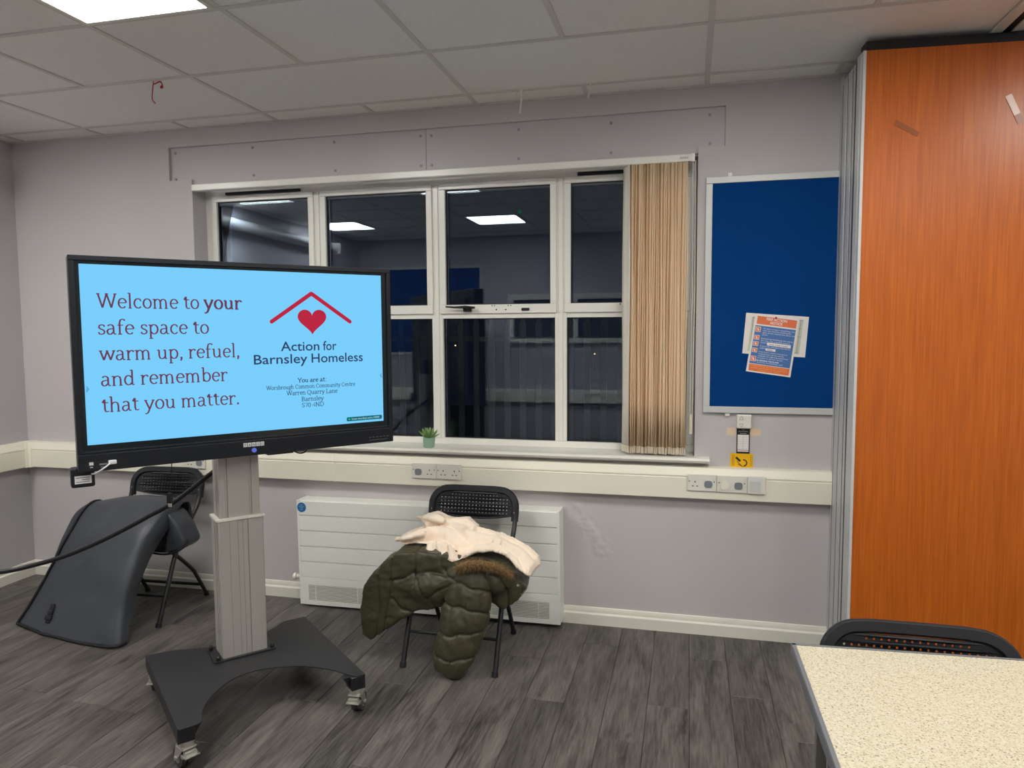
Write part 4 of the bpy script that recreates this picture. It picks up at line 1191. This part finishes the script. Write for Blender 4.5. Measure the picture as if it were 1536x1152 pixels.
# maker's tiles, button, ports
for k, chh in enumerate('TANGO'):
    x = -.033 + k * .0178
    tpart('badge_tile', MB().box(x - .0078, x + .0078, -.0158, -.0138, 1.122, 1.1395, .0008, 1), m_label)
    text_part('badge_letter', chh, m_black_ink, tv, width=.0095, height=.0105, align='center', mx=Matrix(((1, 0, 0, x), (0, 0, -1, -.0162), (0, 1, 0, 1.1255 - TZ), (0, 0, 0, 1))))
tpart('power_button', MB().cyl((.003, -.0180, 1.106), (.003, -.0135, 1.106), .010, 20), m_power)
pt = MB().box(-.608, -.594, -.0155, -.0138, 1.108, 1.120).box(-.606, -.596, -.0155, -.0138, 1.099, 1.102)
tpart('usb_port', pt, m_label)
tpart('port_slot', MB().box(-.574, -.546, -.0150, -.0138, 1.106, 1.112).box(-.570, -.550, -.0150, -.0138, 1.096, 1.100), m_grey_insert)
tpart('port_recess', MB().prism([(-.630, 1.090), (-.47, 1.090), (-.49, 1.124), (-.615, 1.124)], -.0146, -.0138, 'y'), m_dark)
for k in range(6): tpart('side_button', MB().box(.530 + k * .018, .540 + k * .018, -.0152, -.0138, 1.111, 1.113), m_grey_insert)
tpart('side_button_print', MB().box(.530, .625, -.0150, -.0139, 1.098, 1.0995), m_grey_insert)
tpart('handle_clip', MB().box(.655, .668, .012, .040, 1.79, 1.85, .004), m_black)
# white USB lead
ul = MB(); ul.tube(smooth_path([(-.535, -.022, 1.115), (-.545, -.032, 1.108), (-.565, -.034, 1.094), (-.588, -.020, 1.078), (-.60, .01, 1.072), (-.59, .04, 1.075)], 6), .0028, 8)
ul.box(-.545, -.517, -.030, -.012, 1.107, 1.122, .003)
for v in ul.bm.verts: pass
o = tpart('usb_lead', ul, m_usb)
# sensor box hanging under the left corner
sb = empty('sensor_box', 'small black plastic box with white label fixed under the left corner of the display', 'electronics', (-1.815, -1.136, 1.08), SY)
def sp(name, m, mt):
    for v in m.bm.verts: v.co.z -= TZ
    return m.build(name, mt, sb)
sp('casing', MB().box(-.668, -.588, .020, .075, 1.020, 1.096, .008, 3), m_black)
sp('label', MB().box(-.656, -.600, .0188, .0200, 1.036, 1.066), m_label)
q = MB()
for k in range(3): q.box(-.652 + (k == 1) * .02, -.606, .0182, .0188, 1.058 - k * .008, 1.060 - k * .008)
sp('label_print', q, m_black_ink)

# cables
cab = [(-1.86, -.93, 1.12), (-1.98, -.98, 1.055), (-2.105, -1.02, .971), (-2.193, -1.06, .896), (-2.269, -1.10, .834), (-2.38, -1.12, .775), (-2.471, -1.14, .725), (-2.601, -1.16, .661), (-2.749, -1.20, .598), (-2.896, -1.24, .554), (-3.017, -1.30, .533), (-3.30, -1.40, .51), (-3.7, -1.55, .50), (-4.19, -1.70, .72)]
tag(MB().tube(smooth_path(cab, 8), .0105, 10).build('power_cable', m_cable), 'thick black cable drooping from the display pillar across the grey cover to the left', 'cable')
lo_ = [(.19, .055, 1.10), (.197, .055, 1.074), (.225, .055, 1.060), (.252, .055, 1.068), (.262, .055, 1.10)]
o = MB().tube(smooth_path(lo_, 8), .0032, 8); tpart('cable_loop', o, m_cable)
ca = empty('hanging_connector', 'thin lead ending in a black connector hanging below the display in front of the chair', 'cable', (-2.17, -1.20, 1.09))
MB().tube(smooth_path([(-2.165, -1.20, 1.10), (-2.172, -1.20, 1.02), (-2.188, -1.20, .912)], 6), .0016, 6).build('lead', m_cable, ca, world=True)
MB().box(-2.199, -2.177, -1.206, -1.192, .868, .914, .003).build('plug', m_black, ca, world=True)
MB().box(-2.195, -2.181, -1.203, -1.195, .852, .868, .001).build('contact', m_chrome, ca, world=True)

# ================================================================== FOLDING CHAIRS
def perforated(outline_pts, holes, th):
    """flat plate in XY with real holes, via a filled 2D curve"""
    cu = D.curves.new('plate', 'CURVE'); cu.dimensions = '2D'; cu.fill_mode = 'BOTH'; cu.extrude = th / 2
    def add(P):
        s_ = cu.splines.new('POLY'); s_.points.add(len(P) - 1)
        for i, (x, y) in enumerate(P): s_.points[i].co = (x, y, 0, 1)
        s_.use_cyclic_u = True
    add(outline_pts)
    for hx_, hy_, hr_ in holes: add([(hx_ + hr_ * math.cos(k * PI / 4), hy_ + hr_ * math.sin(k * PI / 4)) for k in range(8)])
    o = D.objects.new('plate', cu); COL.objects.link(o)
    me = eval_mesh(o); D.objects.remove(o); D.curves.remove(cu); me.materials.clear()
    return me
def make_chair(label, loc, rz):
    t = empty('folding_chair', label, 'chair', loc, rz, 'black plastic folding chairs')
    HX = .229
    # long side tubes: front foot up to the back
    side = [(-.285, .0), (-.12, .35), (.005, .40), (.115, .52), (.165, .62), (.185, .70)]
    sidep = [(-.262, .008), (-.170, .200), (-.085, .370), (.03, .49), (.135, .60), (.170, .70)]
    for sx in (-1, 1):
        P = smooth_path([(sx * HX, y, z) for y, z in sidep], 6)
        MB().tube(P, .0125, 12).build('side_tube', m_blackmetal, t)
        MB().cyl((sx * HX, -.266, 0), (sx * HX, -.258, .022), .0155, 12).build('foot_cap', m_chair, t)
        # rear leg from under the seat front to the rear floor, bent near the foot
        hx2 = HX - .028
        P = smooth_path([(sx * hx2, -.150, .405), (sx * hx2, -.05, .335), (sx * hx2, .085, .215), (sx * hx2, .135, .150), (sx * hx2, .222, .012)], 6)
        MB().tube(P, .011, 12).build('rear_leg', m_blackmetal, t)
        MB().cyl((sx * hx2, .226, 0), (sx * hx2, .217, .022), .0145, 12).build('foot_cap', m_chair, t)
        MB().cyl((sx * (hx2 - .008), -.085, .368), (sx * (HX + .016), -.085, .368), .006, 10).build('pivot', m_chrome, t)
    MB().cyl((-HX, -.198, .150), (HX, -.198, .150), .0075, 10).build('stretcher', m_blackmetal, t)
    MB().cyl((-HX + .028, .175, .085), (HX - .028, .175, .085), .009, 10).build('stretcher', m_blackmetal, t)
    # seat: rounded, gently dished, perforated
    So = [(x, y) for x, y in rrect(.400, .385, .07, 6)]
    holes = [((i - 8) * .0195, (j - 7) * .0195, .0036) for i in range(17) for j in range(15) if math.hypot(max(0, abs((i - 8) * .0195) - .09), max(0, abs((j - 7) * .0195) - .08)) < .085]
    me = perforated(So, holes, .006)
    for v in me.vertices:
        v.co.z += .005 * ((v.co.x / .2) ** 2) - .008 * max(0, (-v.co.y - .13) / .06)
    me.transform(Matrix.Translation((0, -.045, .438)) @ Matrix.Rotation(math.radians(-3), 4, 'X'))
    seat = link('seat', me, m_chair, t)
    rim = MB(); rim.tube([(x, y - .045, .432 + .005 * (x / .2) ** 2 + (y * -.052)) for x, y in rrect(.405, .39, .07, 6)], .011, 8, closed=True, cap=False, flat=(1, 1, 1.1))
    rim.build('seat_rim', m_chair, seat)
    # backrest
    W2, H = .240, .155                      # half width, height of the moulding
    tilt = math.radians(-14)
    bmx = Matrix.Translation((0, .158, .640)) @ Matrix.Rotation(tilt, 4, 'X') @ Matrix.Rotation(PI / 2, 4, 'X')
    # plate coordinates: x, y(up); z = towards the sitter (front)
    def bend(x): return -.022 * (1 - (x / W2) ** 2)
    inner = []
    for k in range(9): a = PI / 2 * k / 8; inner.append((W2 - .028 - .075 + .075 * math.cos(a), H - .030 - .075 + .075 * math.sin(a)))
    for k in range(9): a = PI / 2 + PI / 2 * k / 8; inner.append((-W2 + .028 + .075 + .075 * math.cos(a), H - .030 - .075 + .075 * math.sin(a)))
    for k in range(11):
        x = -W2 + .028 + (2 * W2 - .056) * k / 10; inner.append((x, .020 - .022 * (1 - (x / (W2 - .028)) ** 2)))
    dx = .0188; holes = []
    for j in range(6):
        y = .022 + j * .0178; n_ = 20
        for i in range(n_):
            x = (i - (n_ - 1) / 2) * dx 
            lim = W2 - .042
            if y > H - .105:
                d = y - (H - .105); lim = W2 - .103 + math.sqrt(max(0, .060 ** 2 - min(d, .06) ** 2))
            if abs(x) < lim and (j or abs(x) < .20): holes.append((x, y, .0034))
    me = perforated(inner, holes, .005)
    for v in me.vertices: v.co.z += bend(v.co.x)
    me.transform(bmx); link('backrest', me, m_chair, t)
    # thick moulded surround: inverted U
    path = [(W2 - .014, -.015), (W2 - .012, .03)]
    R = .088
    for k in range(9): a = PI / 2 * k / 8; path.append((W2 - .012 - R + R * math.cos(a), H - .012 - R + R * math.sin(a)))
    for k in range(5): path.append((W2 - .012 - R - (2 * (W2 - .012 - R)) * (k + .5) / 5, H - .010))
    for k in range(9): a = PI / 2 + PI / 2 * k / 8; path.append((-W2 + .012 + R + R * math.cos(a), H - .012 - R + R * math.sin(a)))
    path += [(-W2 + .012, .03), (-W2 + .014, -.015)]
    rings = []
    for i, (x, y) in enumerate(path):
        a = path[max(i - 1, 0)]; b_ = path[min(i + 1, len(path) - 1)]
        tx, ty = b_[0] - a[0], b_[1] - a[1]; l = math.hypot(tx, ty); nx, ny = -ty / l, tx / l
        ring = []
        for (a1, b1) in ((-.019, -.006), (-.015, -.013), (.012, -.013), (.017, -.006), (.017, .006), (.012, .012), (-.013, .012), (-.019, .004)):
            ring.append(bmx @ Vector((x + nx * -a1, y + ny * -a1, b1 + bend(x))))
        rings.append(ring)
    m = MB(); m.ring_loft(rings); m.build('back_frame', m_chair, t, smooth=40)
    # lower edge lip
    m = MB(); m.tube([bmx @ Vector((x, .016 - .022 * (1 - (x / (W2 - .02)) ** 2), bend(x))) for x in np.linspace(-W2 + .022, W2 - .022, 15)], .0055, 8); m.build('lower_lip', m_chair, t)
    for sx in (-1, 1):
        m = MB().cyl(bmx @ Vector((sx * (W2 - .013), .030, .010 + 0)), bmx @ Vector((sx * (W2 - .013), .030, .0145)), .005, 10); m.build('rivet', m_chrome, t)
        # moulded notch lines on the top rail
        m = MB(); a = bmx @ Vector((sx * .125, H - .026, .0125 + bend(.125))); b_ = bmx @ Vector((sx * .127, H + .004, .008 + bend(.125))); m.tube([a, b_], .0012, 6); m.build('notch', m_dark, t)
    return t
ch1 = make_chair('black folding chair in front of the radiator, piled with a coat and cream blanket', (-1.090, -.450, 0), 0.0)
ch2 = make_chair('black folding chair in the left corner, half hidden by the grey display cover', (-3.045, -.335, 0), .06)
ch3 = make_chair('black folding chair tucked behind the speckled table by the orange partition', (.606, -1.965, 0), 0)
ch3.scale = (1.028, 1.028, 1.028)

# ================================================================== TABLE
tb = empty('table', 'cream speckled laminate table with grey steel edge in the right foreground', 'table', (1.0, -2.2, 0))
c4 = [(.283, -1.832), (1.73, -1.745), (1.76, -2.52), (.292, -2.56)]
m = MB(); m.ring_loft([[(x, y, .735) for x, y in c4], [(x, y, .760) for x, y in c4]])
def tpt(name, m, mt, parent=tb): return m.build(name, mt, parent, world=True)
tpt('tabletop', m, m_lam)
edge = MB(); n = 4
for i in range(4):
    a = Vector((*c4[i], 0)); b_ = Vector((*c4[(i + 1) % 4], 0)); d = (b_ - a).normalized(); nn = Vector((-d.y, d.x, 0))
    if nn.dot(Vector((1.0, -2.2, 0)) - a) > 0: nn = -nn
    P = [(0, .728), (.004, .728), (.006, .732), (.006, .757), (.003, .7615), (-.006, .7615), (-.006, .7603), (0, .7603)]
    edge.ring_loft([[a - d * .005 + nn * u + Vector((0, 0, z)) for u, z in P], [b_ + d * .005 + nn * u + Vector((0, 0, z)) for u, z in P]])
tpt('edge_trim', edge, mat('table_edge_grey', (128, 130, 135), .35, metal=.3))
fr_ = MB(); fr_.box(.325, 1.70, -1.90, -1.875, .69, .735); fr_.box(.325, 1.70, -2.50, -2.475, .69, .735); fr_.box(.325, .35, -2.475, -1.90, .69, .735); fr_.box(1.675, 1.70, -2.475, -1.90, .69, .735)
tpt('under_frame', fr_, m_alu_dark)
for x, y in ((.337, -1.955), (1.688, -1.90), (.337, -2.47), (1.688, -2.47)):
    lg = tpt('leg', MB().box(x - .0125, x + .0125, y - .0125, y + .0125, .012, .70, .002), m_alu_dark)
    tpt('leg_foot', MB().box(x - .015, x + .015, y - .015, y + .015, 0, .014, .002), m_black, lg)

# ================================================================== SOFT THINGS
def remeshed(m, voxel, smooth_it, name='blob', factor=.5):
    bmesh.ops.recalc_face_normals(m.bm, faces=list(m.bm.faces))
    me = D.meshes.new(name); m.bm.to_mesh(me); m.bm.free()
    o = D.objects.new(name, me); COL.objects.link(o)
    r = o.modifiers.new('r', 'REMESH'); r.mode = 'VOXEL'; r.voxel_size = voxel
    if smooth_it:
        s_ = o.modifiers.new('s', 'SMOOTH'); s_.iterations = smooth_it; s_.factor = factor
    out = eval_mesh(o); D.objects.remove(o); D.meshes.remove(me); out.materials.clear()
    return out
def displace(me, fn):
    n = len(me.vertices); co = np.empty(n * 3); me.vertices.foreach_get('co', co); co = co.reshape(-1, 3)
    no = np.empty(n * 3); me.vertex_normals.foreach_get('vector', no); no = no.reshape(-1, 3)
    d = fn(co, no); co = co + no * d[:, None]
    me.vertices.foreach_set('co', co.ravel()); me.update()
def poly_dist(co, P, ax=(0, 2)):
    """distance in the x-z view from every vertex to a polyline"""
    q = co[:, ax]; best = np.full(len(q), 9.)
    for a, b_ in zip(P[:-1], P[1:]):
        a = np.array(a); b_ = np.array(b_); ab = b_ - a
        t_ = np.clip(((q - a) @ ab) / (ab @ ab), 0, 1)
        best = np.minimum(best, np.linalg.norm(q - a - t_[:, None] * ab, axis=1))
    return best
def nz(co, s_, seed=0.): return np.array([noise.fractal(Vector((c_[0] * s_ + seed, c_[1] * s_, c_[2] * s_)), 1.0, 2.0, 3) for c_ in co])

# --- olive puffer jacket over the chair
jk = empty('puffer_jacket', 'olive green quilted puffer jacket with fur trim slung over the folding chair', 'jacket', (-1.15, -.62, .0))
m = MB()
# body spreading over the seat and hanging to the left
m.prism([(-1.380, .530), (-1.455, .460), (-1.530, .365), (-1.552, .25), (-1.545, .130), (-1.50, .100), (-1.43, .155), (-1.345, .225), (-1.24, .272), (-1.15, .300), (-1.06, .35), (-1.02, .47), (-1.10, .550), (-1.25, .560)], -.690, -.575, 'y')
m.prism([(-1.375, .48), (-1.36, .545), (-1.20, .555), (-1.04, .53), (-1.04, .42), (-1.2, .40)], -.690, -.45, 'y')
m.prism([(-1.36, .455), (-1.37, .535), (-1.20, .555), (-.95, .53), (-.80, .50), (-.745, .42), (-.755, .36), (-.83, .30), (-.90, .33), (-.93, .455)], -.66, -.46, 'y')
m.tube(smooth_path([(-1.33, -.64, .375), (-1.20, -.675, .385), (-1.08, -.685, .42), (-.99, -.68, .455)], 4), [.07] * 3 + [.066] * 4 + [.06] * 6, 12, flat=(1, .7, 1))
m.sphere((-.88, -.65, .445), .082, 14, (1.2, .7, .8)); m.sphere((-.81, -.58, .385), .058, 14, (.9, 1, 1.2))
me = remeshed(m, .0065, 12)
seams = [[(-1.258, .60), (-1.255, .452), (-1.262, .40)], [(-1.376, .56), (-1.388, .348), (-1.43, .14)], [(-1.448, .48), (-1.445, .255), (-1.475, .09)], [(-1.376, .325), (-1.334, .274), (-1.265, .262), (-1.20, .275)], [(-1.24, .425), (-1.199, .34), (-1.155, .30)],
         [(-1.262, .455), (-1.19, .470), (-1.09, .462), (-.996, .437), (-.903, .417)], [(-1.135, .56), (-1.125, .50), (-1.09, .462)], [(-1.385, .41), (-1.31, .43), (-1.255, .47)], [(-.86, .50), (-.815, .42), (-.81, .30)], [(-1.199, .34), (-1.122, .400), (-1.065, .425)]]
def jd(co, no):
    d = np.zeros(len(co))
    for s_ in seams:
        q = poly_dist(co, s_); d -= .011 * np.exp(-(q / .0055) ** 2); d += .004 * np.exp(-((q - .035) / .028) ** 2)
    return np.clip(d, -.011, .008) + .007 * nz(co, 7) + .0035 * nz(co * np.array([1, 1, 1.6]), 22, 4) + .0012 * nz(co, 60, 2)
displace(me, jd)
jb = link('body', me, m_jacket, jk, world=True, smooth=180)
# right sleeve hanging to the floor
sl = [(-.950, -.640, .470, .066), (-.968, -.685, .435, .092), (-.985, -.705, .375, .110), (-1.000, -.710, .310, .114), (-1.015, -.728, .235, .110), (-1.032, -.742, .160, .104), (-1.052, -.758, .095, .094), (-1.068, -.768, .045, .080), (-1.076, -.770, .016, .062)]
C4 = smooth_path([(a, b_, c_) for a, b_, c_, _ in sl], 8); rr = []
tot = len(C4)
for i in range(tot):
    f_ = i / 8; k = min(int(f_), len(sl) - 2); w_ = f_ - k; rr.append(sl[k][3] * (1 - w_) + sl[k + 1][3] * w_)
m = MB(); m.tube(C4, rr, 24, flat=(1, .55, 1))
me = remeshed(m, .006, 3)
ring_z = [.435, .330, .215, .105]
def sd(co, no):
    d = np.zeros(len(co)); wob = .007 * np.cos((co[:, 0] + 1.0) * 22 + co[:, 2] * 9) + .004 * np.sin(co[:, 0] * 70)
    for k, z_ in enumerate(ring_z):
        zz_ = co[:, 2] - z_ + (.16 if k < 2 else -.02) * (co[:, 0] + 1.01) + wob
        d -= .011 * np.exp(-(zz_ / .0050) ** 2); d += .003 * np.exp(-((np.abs(zz_) - .035) / .025) ** 2)
    vx = co[:, 0] - (-1.0 + (co[:, 2] - .3) * .25)
    d -= .004 * np.exp(-(vx / .005) ** 2) * (co[:, 1] < -.7)
    return d + .006 * nz(co, 9, 2) + .004 * nz(co * np.array([1.8, 1, .7]), 24, 9) + .0012 * nz(co, 60, 2)
displace(me, sd)
n_ = len(me.vertices); co = np.empty(n_ * 3); me.vertices.foreach_get('co', co); co = co.reshape(-1, 3); co[:, 2] = np.maximum(co[:, 2], .004); me.vertices.foreach_set('co', co.ravel())
link('sleeve', me, m_jacket, jk, world=True, smooth=180)
# cuff / hood tab with popper at the right
m = MB(); m.box(-.045, .045, -.014, .014, -.028, .028, .008, 2, mx=Matrix.Translation((-.775, -.640, .418)) @ Matrix.Rotation(math.radians(38), 4, 'Y') @ Matrix.Rotation(.2, 4, 'Z'))
m.build('storm_flap', m_jacket, jk, world=True)
MB().sphere((-.762, -.660, .425), .006, 10, (1, .5, 1)).build('popper', m_chrome, jk, world=True)
# fur trim
fp = smooth_path([(-1.030, -.725, .505), (-.985, -.740, .533), (-.92, -.738, .542), (-.85, -.715, .525), (-.80, -.665, .478)], 6)
m = MB(); m.tube(fp, .017, 10)
core_pts = fp
for i in range(2600):
    k = random.randrange(len(fp) - 1); p = fp[k].lerp(fp[k + 1], random.random())
    d = Vector((random.gauss(0, 1), random.gauss(-.3, 1), random.gauss(.1, 1))).normalized()
    a = p + d * .013; ln = random.uniform(.020, .036)
    tip = a + (d * .6 + Vector((random.gauss(.2, .5), random.gauss(0, .3), random.gauss(-.5, .5)))).normalized() * ln
    sd_ = d.orthogonal().normalized() * .0012
    v = [m.bm.verts.new(a + sd_), m.bm.verts.new(a - sd_), m.bm.verts.new(tip)]; m.bm.faces.new(v)
o = link('fur_trim', m.mesh('fur_trim'), m_fur, jk, world=True); o['kind'] = 'stuff'

# --- cream blanket heaped on top
bk = empty('blanket', 'crumpled cream fleece blanket lying on the olive jacket and chair', 'blanket', (-1.08, -.48, .52))
m = MB()
sil = [(-1.392, 0.59), (-1.365, 0.602), (-1.281, 0.614), (-1.29, 0.635), (-1.332, 0.655), (-1.283, 0.669), (-1.243, 0.678), (-1.192, 0.661), (-1.16, 0.655), (-1.074, 0.667), (-1.026, 0.639), (-0.944, 0.626), (-0.837, 0.602), (-0.751, 0.565), (-0.694, 0.532), (-0.677, 0.505), (-0.703, 0.477), (-0.76, 0.505), (-0.826, 0.548), (-0.9, 0.562), (-0.978, 0.555), (-1.014, 0.541), (-1.067, 0.526), (-1.133, 0.539), (-1.199, 0.539), (-1.224, 0.559), (-1.236, 0.57), (-1.296, 0.571), (-1.358, 0.564)]
def by(x, z): return max(-.76, min(-.43, -.42 - (.67 - z) * 1.3 - 1.2 * max(0, .60 - z) + .9 * max(0, x + .86)))
t = bmesh.new()
fr_v = [t.verts.new((x, by(x, z) - .004, z)) for x, z in sil]; bk_v = [t.verts.new((x, by(x, z) + .050, z - .012)) for x, z in sil]
n_s = len(sil)
ff_ = t.faces.new(fr_v); fb_ = t.faces.new(list(reversed(bk_v)))
for i in range(n_s): t.faces.new((fr_v[i], fr_v[(i + 1) % n_s], bk_v[(i + 1) % n_s], bk_v[i]))
bmesh.ops.triangulate(t, faces=[ff_, fb_])
m.merge(t)
m.tube(smooth_path([(-1.345, -.44, .660), (-1.30, -.45, .662), (-1.25, -.455, .664), (-1.19, -.47, .645)], 5), [.009] * 5 + [.013] * 5 + [.018] * 6, 10)
m.tube(smooth_path([(-1.405, -.575, .578), (-1.34, -.575, .588), (-1.25, -.565, .602)], 5), [.010] * 5 + [.015] * 6, 10)
me = remeshed(m, .0045, 4)
ridges = [([(-1.291, 0.656), (-1.223, 0.666), (-1.151, 0.634), (-1.066, 0.617)], 0.02, 0.015),
          ([(-1.357, 0.583), (-1.261, 0.615), (-1.145, 0.62), (-1.024, 0.608), (-0.896, 0.598), (-0.775, 0.552), (-0.702, 0.508)], 0.018, 0.013),
          ([(-1.208, 0.559), (-1.148, 0.579), (-1.106, 0.563), (-1.077, 0.539)], 0.024, 0.014),
          ([(-1.017, 0.546), (-0.978, 0.568), (-0.891, 0.577), (-0.794, 0.544), (-0.719, 0.495)], 0.022, 0.016),
          ([(-1.139, 0.652), (-1.077, 0.658), (-1.024, 0.632)], 0.014, 0.01)]
valleys = [([(-1.284, 0.621), (-1.205, 0.644), (-1.126, 0.621), (-1.05, 0.6)], 0.018, 0.007),
           ([(-1.354, 0.571), (-1.257, 0.592), (-1.165, 0.599), (-1.094, 0.572), (-1.004, 0.578), (-0.916, 0.586)], 0.02, 0.007),
           ([(-1.187, 0.568), (-1.158, 0.54)], 0.018, 0.006),
           ([(-1.126, 0.57), (-1.106, 0.54)], 0.018, 0.006),
           ([(-1.087, 0.569), (-1.044, 0.545)], 0.018, 0.006),
           ([(-1.011, 0.626), (-0.892, 0.611), (-0.785, 0.572), (-0.704, 0.528)], 0.014, 0.006),
           ([(-1.052, 0.555), (-0.997, 0.567)], 0.016, 0.006),
           ([(-0.862, 0.575), (-0.773, 0.532), (-0.724, 0.491)], 0.016, 0.006)]
def bd(co, no):
    d = np.zeros(len(co)); front = np.clip(-no[:, 1] * .6 + no[:, 2] * .7 + .2, 0, 1)
    for P_, h_, w_ in ridges: d += h_ * np.exp(-(poly_dist(co, P_) / w_) ** 2)
    for P_, h_, w_ in valleys: d -= 1.25 * h_ * np.exp(-(poly_dist(co, P_) / w_) ** 2)
    ang = .30
    u = co[:, 0] * math.cos(ang) - co[:, 2] * math.sin(ang); v_ = co[:, 0] * math.sin(ang) + co[:, 2] * math.cos(ang)
    q = np.stack([u * .35, co[:, 1] * 1.0, v_ * 2.0], 1)
    return d * front + .004 * nz(q, 14, 5) + .003 * nz(q, 34, 8) + .0012 * nz(co, 55, 1)
displace(me, bd)
link('cloth', me, m_fleece, bk, world=True, smooth=180)

# --- grey dust cover of the display draped over the left chair
cv = empty('display_cover', 'large dark grey coated fabric cover with black piping draped over the corner chair', 'cover', (-3.2, -.75, 0))
LP = [(-3.585, -.735, .008), (-3.530, -.640, .165), (-3.478, -.565, .325), (-3.440, -.495, .465), (-3.418, -.40, .585), (-3.39, -.335, .615), (-3.38, -.28, .560), (-3.38, -.25, .42)]
MP = [(-3.21, -.835, .000), (-3.18, -.735, .185), (-3.155, -.655, .36), (-3.135, -.575, .51), (-3.12, -.43, .640), (-3.10, -.335, .663), (-3.09, -.28, .60), (-3.09, -.25, .45)]
RP = [(-2.860, -.875, .008), (-2.872, -.790, .20), (-2.862, -.700, .385), (-2.845, -.600, .54), (-2.845, -.440, .652), (-2.85, -.345, .664), (-2.85, -.28, .60), (-2.85, -.25, .45)]
SP = [(-2.80, -.815, .012), (-2.845, -.690, .20), (-2.83, -.585, .385), (-2.80, -.47, .52), (-2.80, -.37, .622), (-2.80, -.30, .635), (-2.81, -.26, .58), (-2.82, -.24, .44)]
cols = [smooth_path(P, 8) for P in (LP, MP, RP, SP)]
nr = len(cols[0]); uu = [0, .48, .90, 1.0]
t = bmesh.new(); NU = 36; rowsv = []
for i in range(nr):
    path = smooth_path([c_[i] for c_ in cols], 12)
    rw = []
    for p in path:
        w_ = noise.fractal(Vector((p.x * 4, p.z * 5, 1.7)), 1, 2, 3) * .010
        rw.append(t.verts.new((p.x, p.y + w_, max(.004, p.z))))
    rowsv.append(rw)
for i in range(nr - 1):
    for j in range(len(rowsv[0]) - 1): t.faces.new((rowsv[i][j], rowsv[i][j + 1], rowsv[i + 1][j + 1], rowsv[i + 1][j]))
bot = [v.co.copy() for v in rowsv[0]]; lef = [r_[0].co.copy() for r_ in rowsv]
m = MB(); m.merge(t); o = m.build('front_panel', m_cover, cv, world=True, smooth=180)
md = o.modifiers.new('thickness', 'SOLIDIFY'); md.thickness = .006
MB().tube([p + Vector((0, -.004, .004)) for p in bot], .007, 8).build('hem', m_webbing, cv, world=True, smooth=60)
MB().tube([p + Vector((-.002, -.004, .003)) for p in lef[:-6]], .007, 8).build('edge_piping', m_webbing, cv, world=True, smooth=60)
# left gusset going back from the piping
t = bmesh.new(); rw = []
gl = [(-3.53, -.60, .05), (-3.60, -.45, .20), (-3.625, -.40, .33), (-3.60, -.36, .45), (-3.55, -.34, .54), (-3.46, -.32, .595), (-3.40, -.30, .61), (-3.38, -.27, .50)]
gp_ = smooth_path(gl, 8)
for i in range(nr):
    a = lef[i] + Vector((.004, .006, 0)); b_ = gp_[min(i, len(gp_) - 1)]
    rw.append([t.verts.new(a.lerp(b_, k / 6) + Vector((-.012 * math.sin(PI * k / 6), -.01 * math.sin(PI * k / 6), 0))) for k in range(7)])
for i in range(nr - 1):
    for k in range(6): t.faces.new((rw[i][k], rw[i][k + 1], rw[i + 1][k + 1], rw[i + 1][k]))
m = MB(); m.merge(t); o = m.build('side_gusset', m_cover_in, cv, world=True, smooth=180); md = o.modifiers.new('thickness', 'SOLIDIFY'); md.thickness = .004
# right-hand flap over the seat
m = MB(); m.prism([(-2.96, .640), (-2.87, .640), (-2.80, .600), (-2.735, .520), (-2.705, .455), (-2.708, .425), (-2.75, .395), (-2.84, .372), (-2.98, .378), (-3.02, .50)], -.47, -.33, 'y')
me = remeshed(m, .009, 10); displace(me, lambda co, no: .007 * nz(co, 6, 3))
fo = link('rear_flap', me, m_cover, cv, world=True, smooth=180)
MB().tube(smooth_path([(-2.975, -.470, .378), (-2.84, -.475, .372), (-2.755, -.470, .394), (-2.712, -.455, .425), (-2.706, -.44, .455)], 5), .006, 8).build('flap_piping', m_webbing, fo, world=True, smooth=60)
# strap and buckle
n_s = Vector((-3.335, -.752, .09))
sx0 = Matrix.Translation(n_s) @ Matrix.Rotation(math.radians(-30), 4, 'X') @ Matrix.Rotation(math.radians(-4), 4, 'Y')
MB().box(-.013, .013, -.012, -.006, -.045, .055, .001, 1, mx=sx0).build('strap', m_webbing, cv, world=True)
MB().box(-.020, .020, -.020, -.008, -.030, -.002, .004, 2, mx=sx0).box(-.015, .015, -.018, -.008, .0, .020, .004, 2, mx=sx0).build('buckle', m_black, cv, world=True)
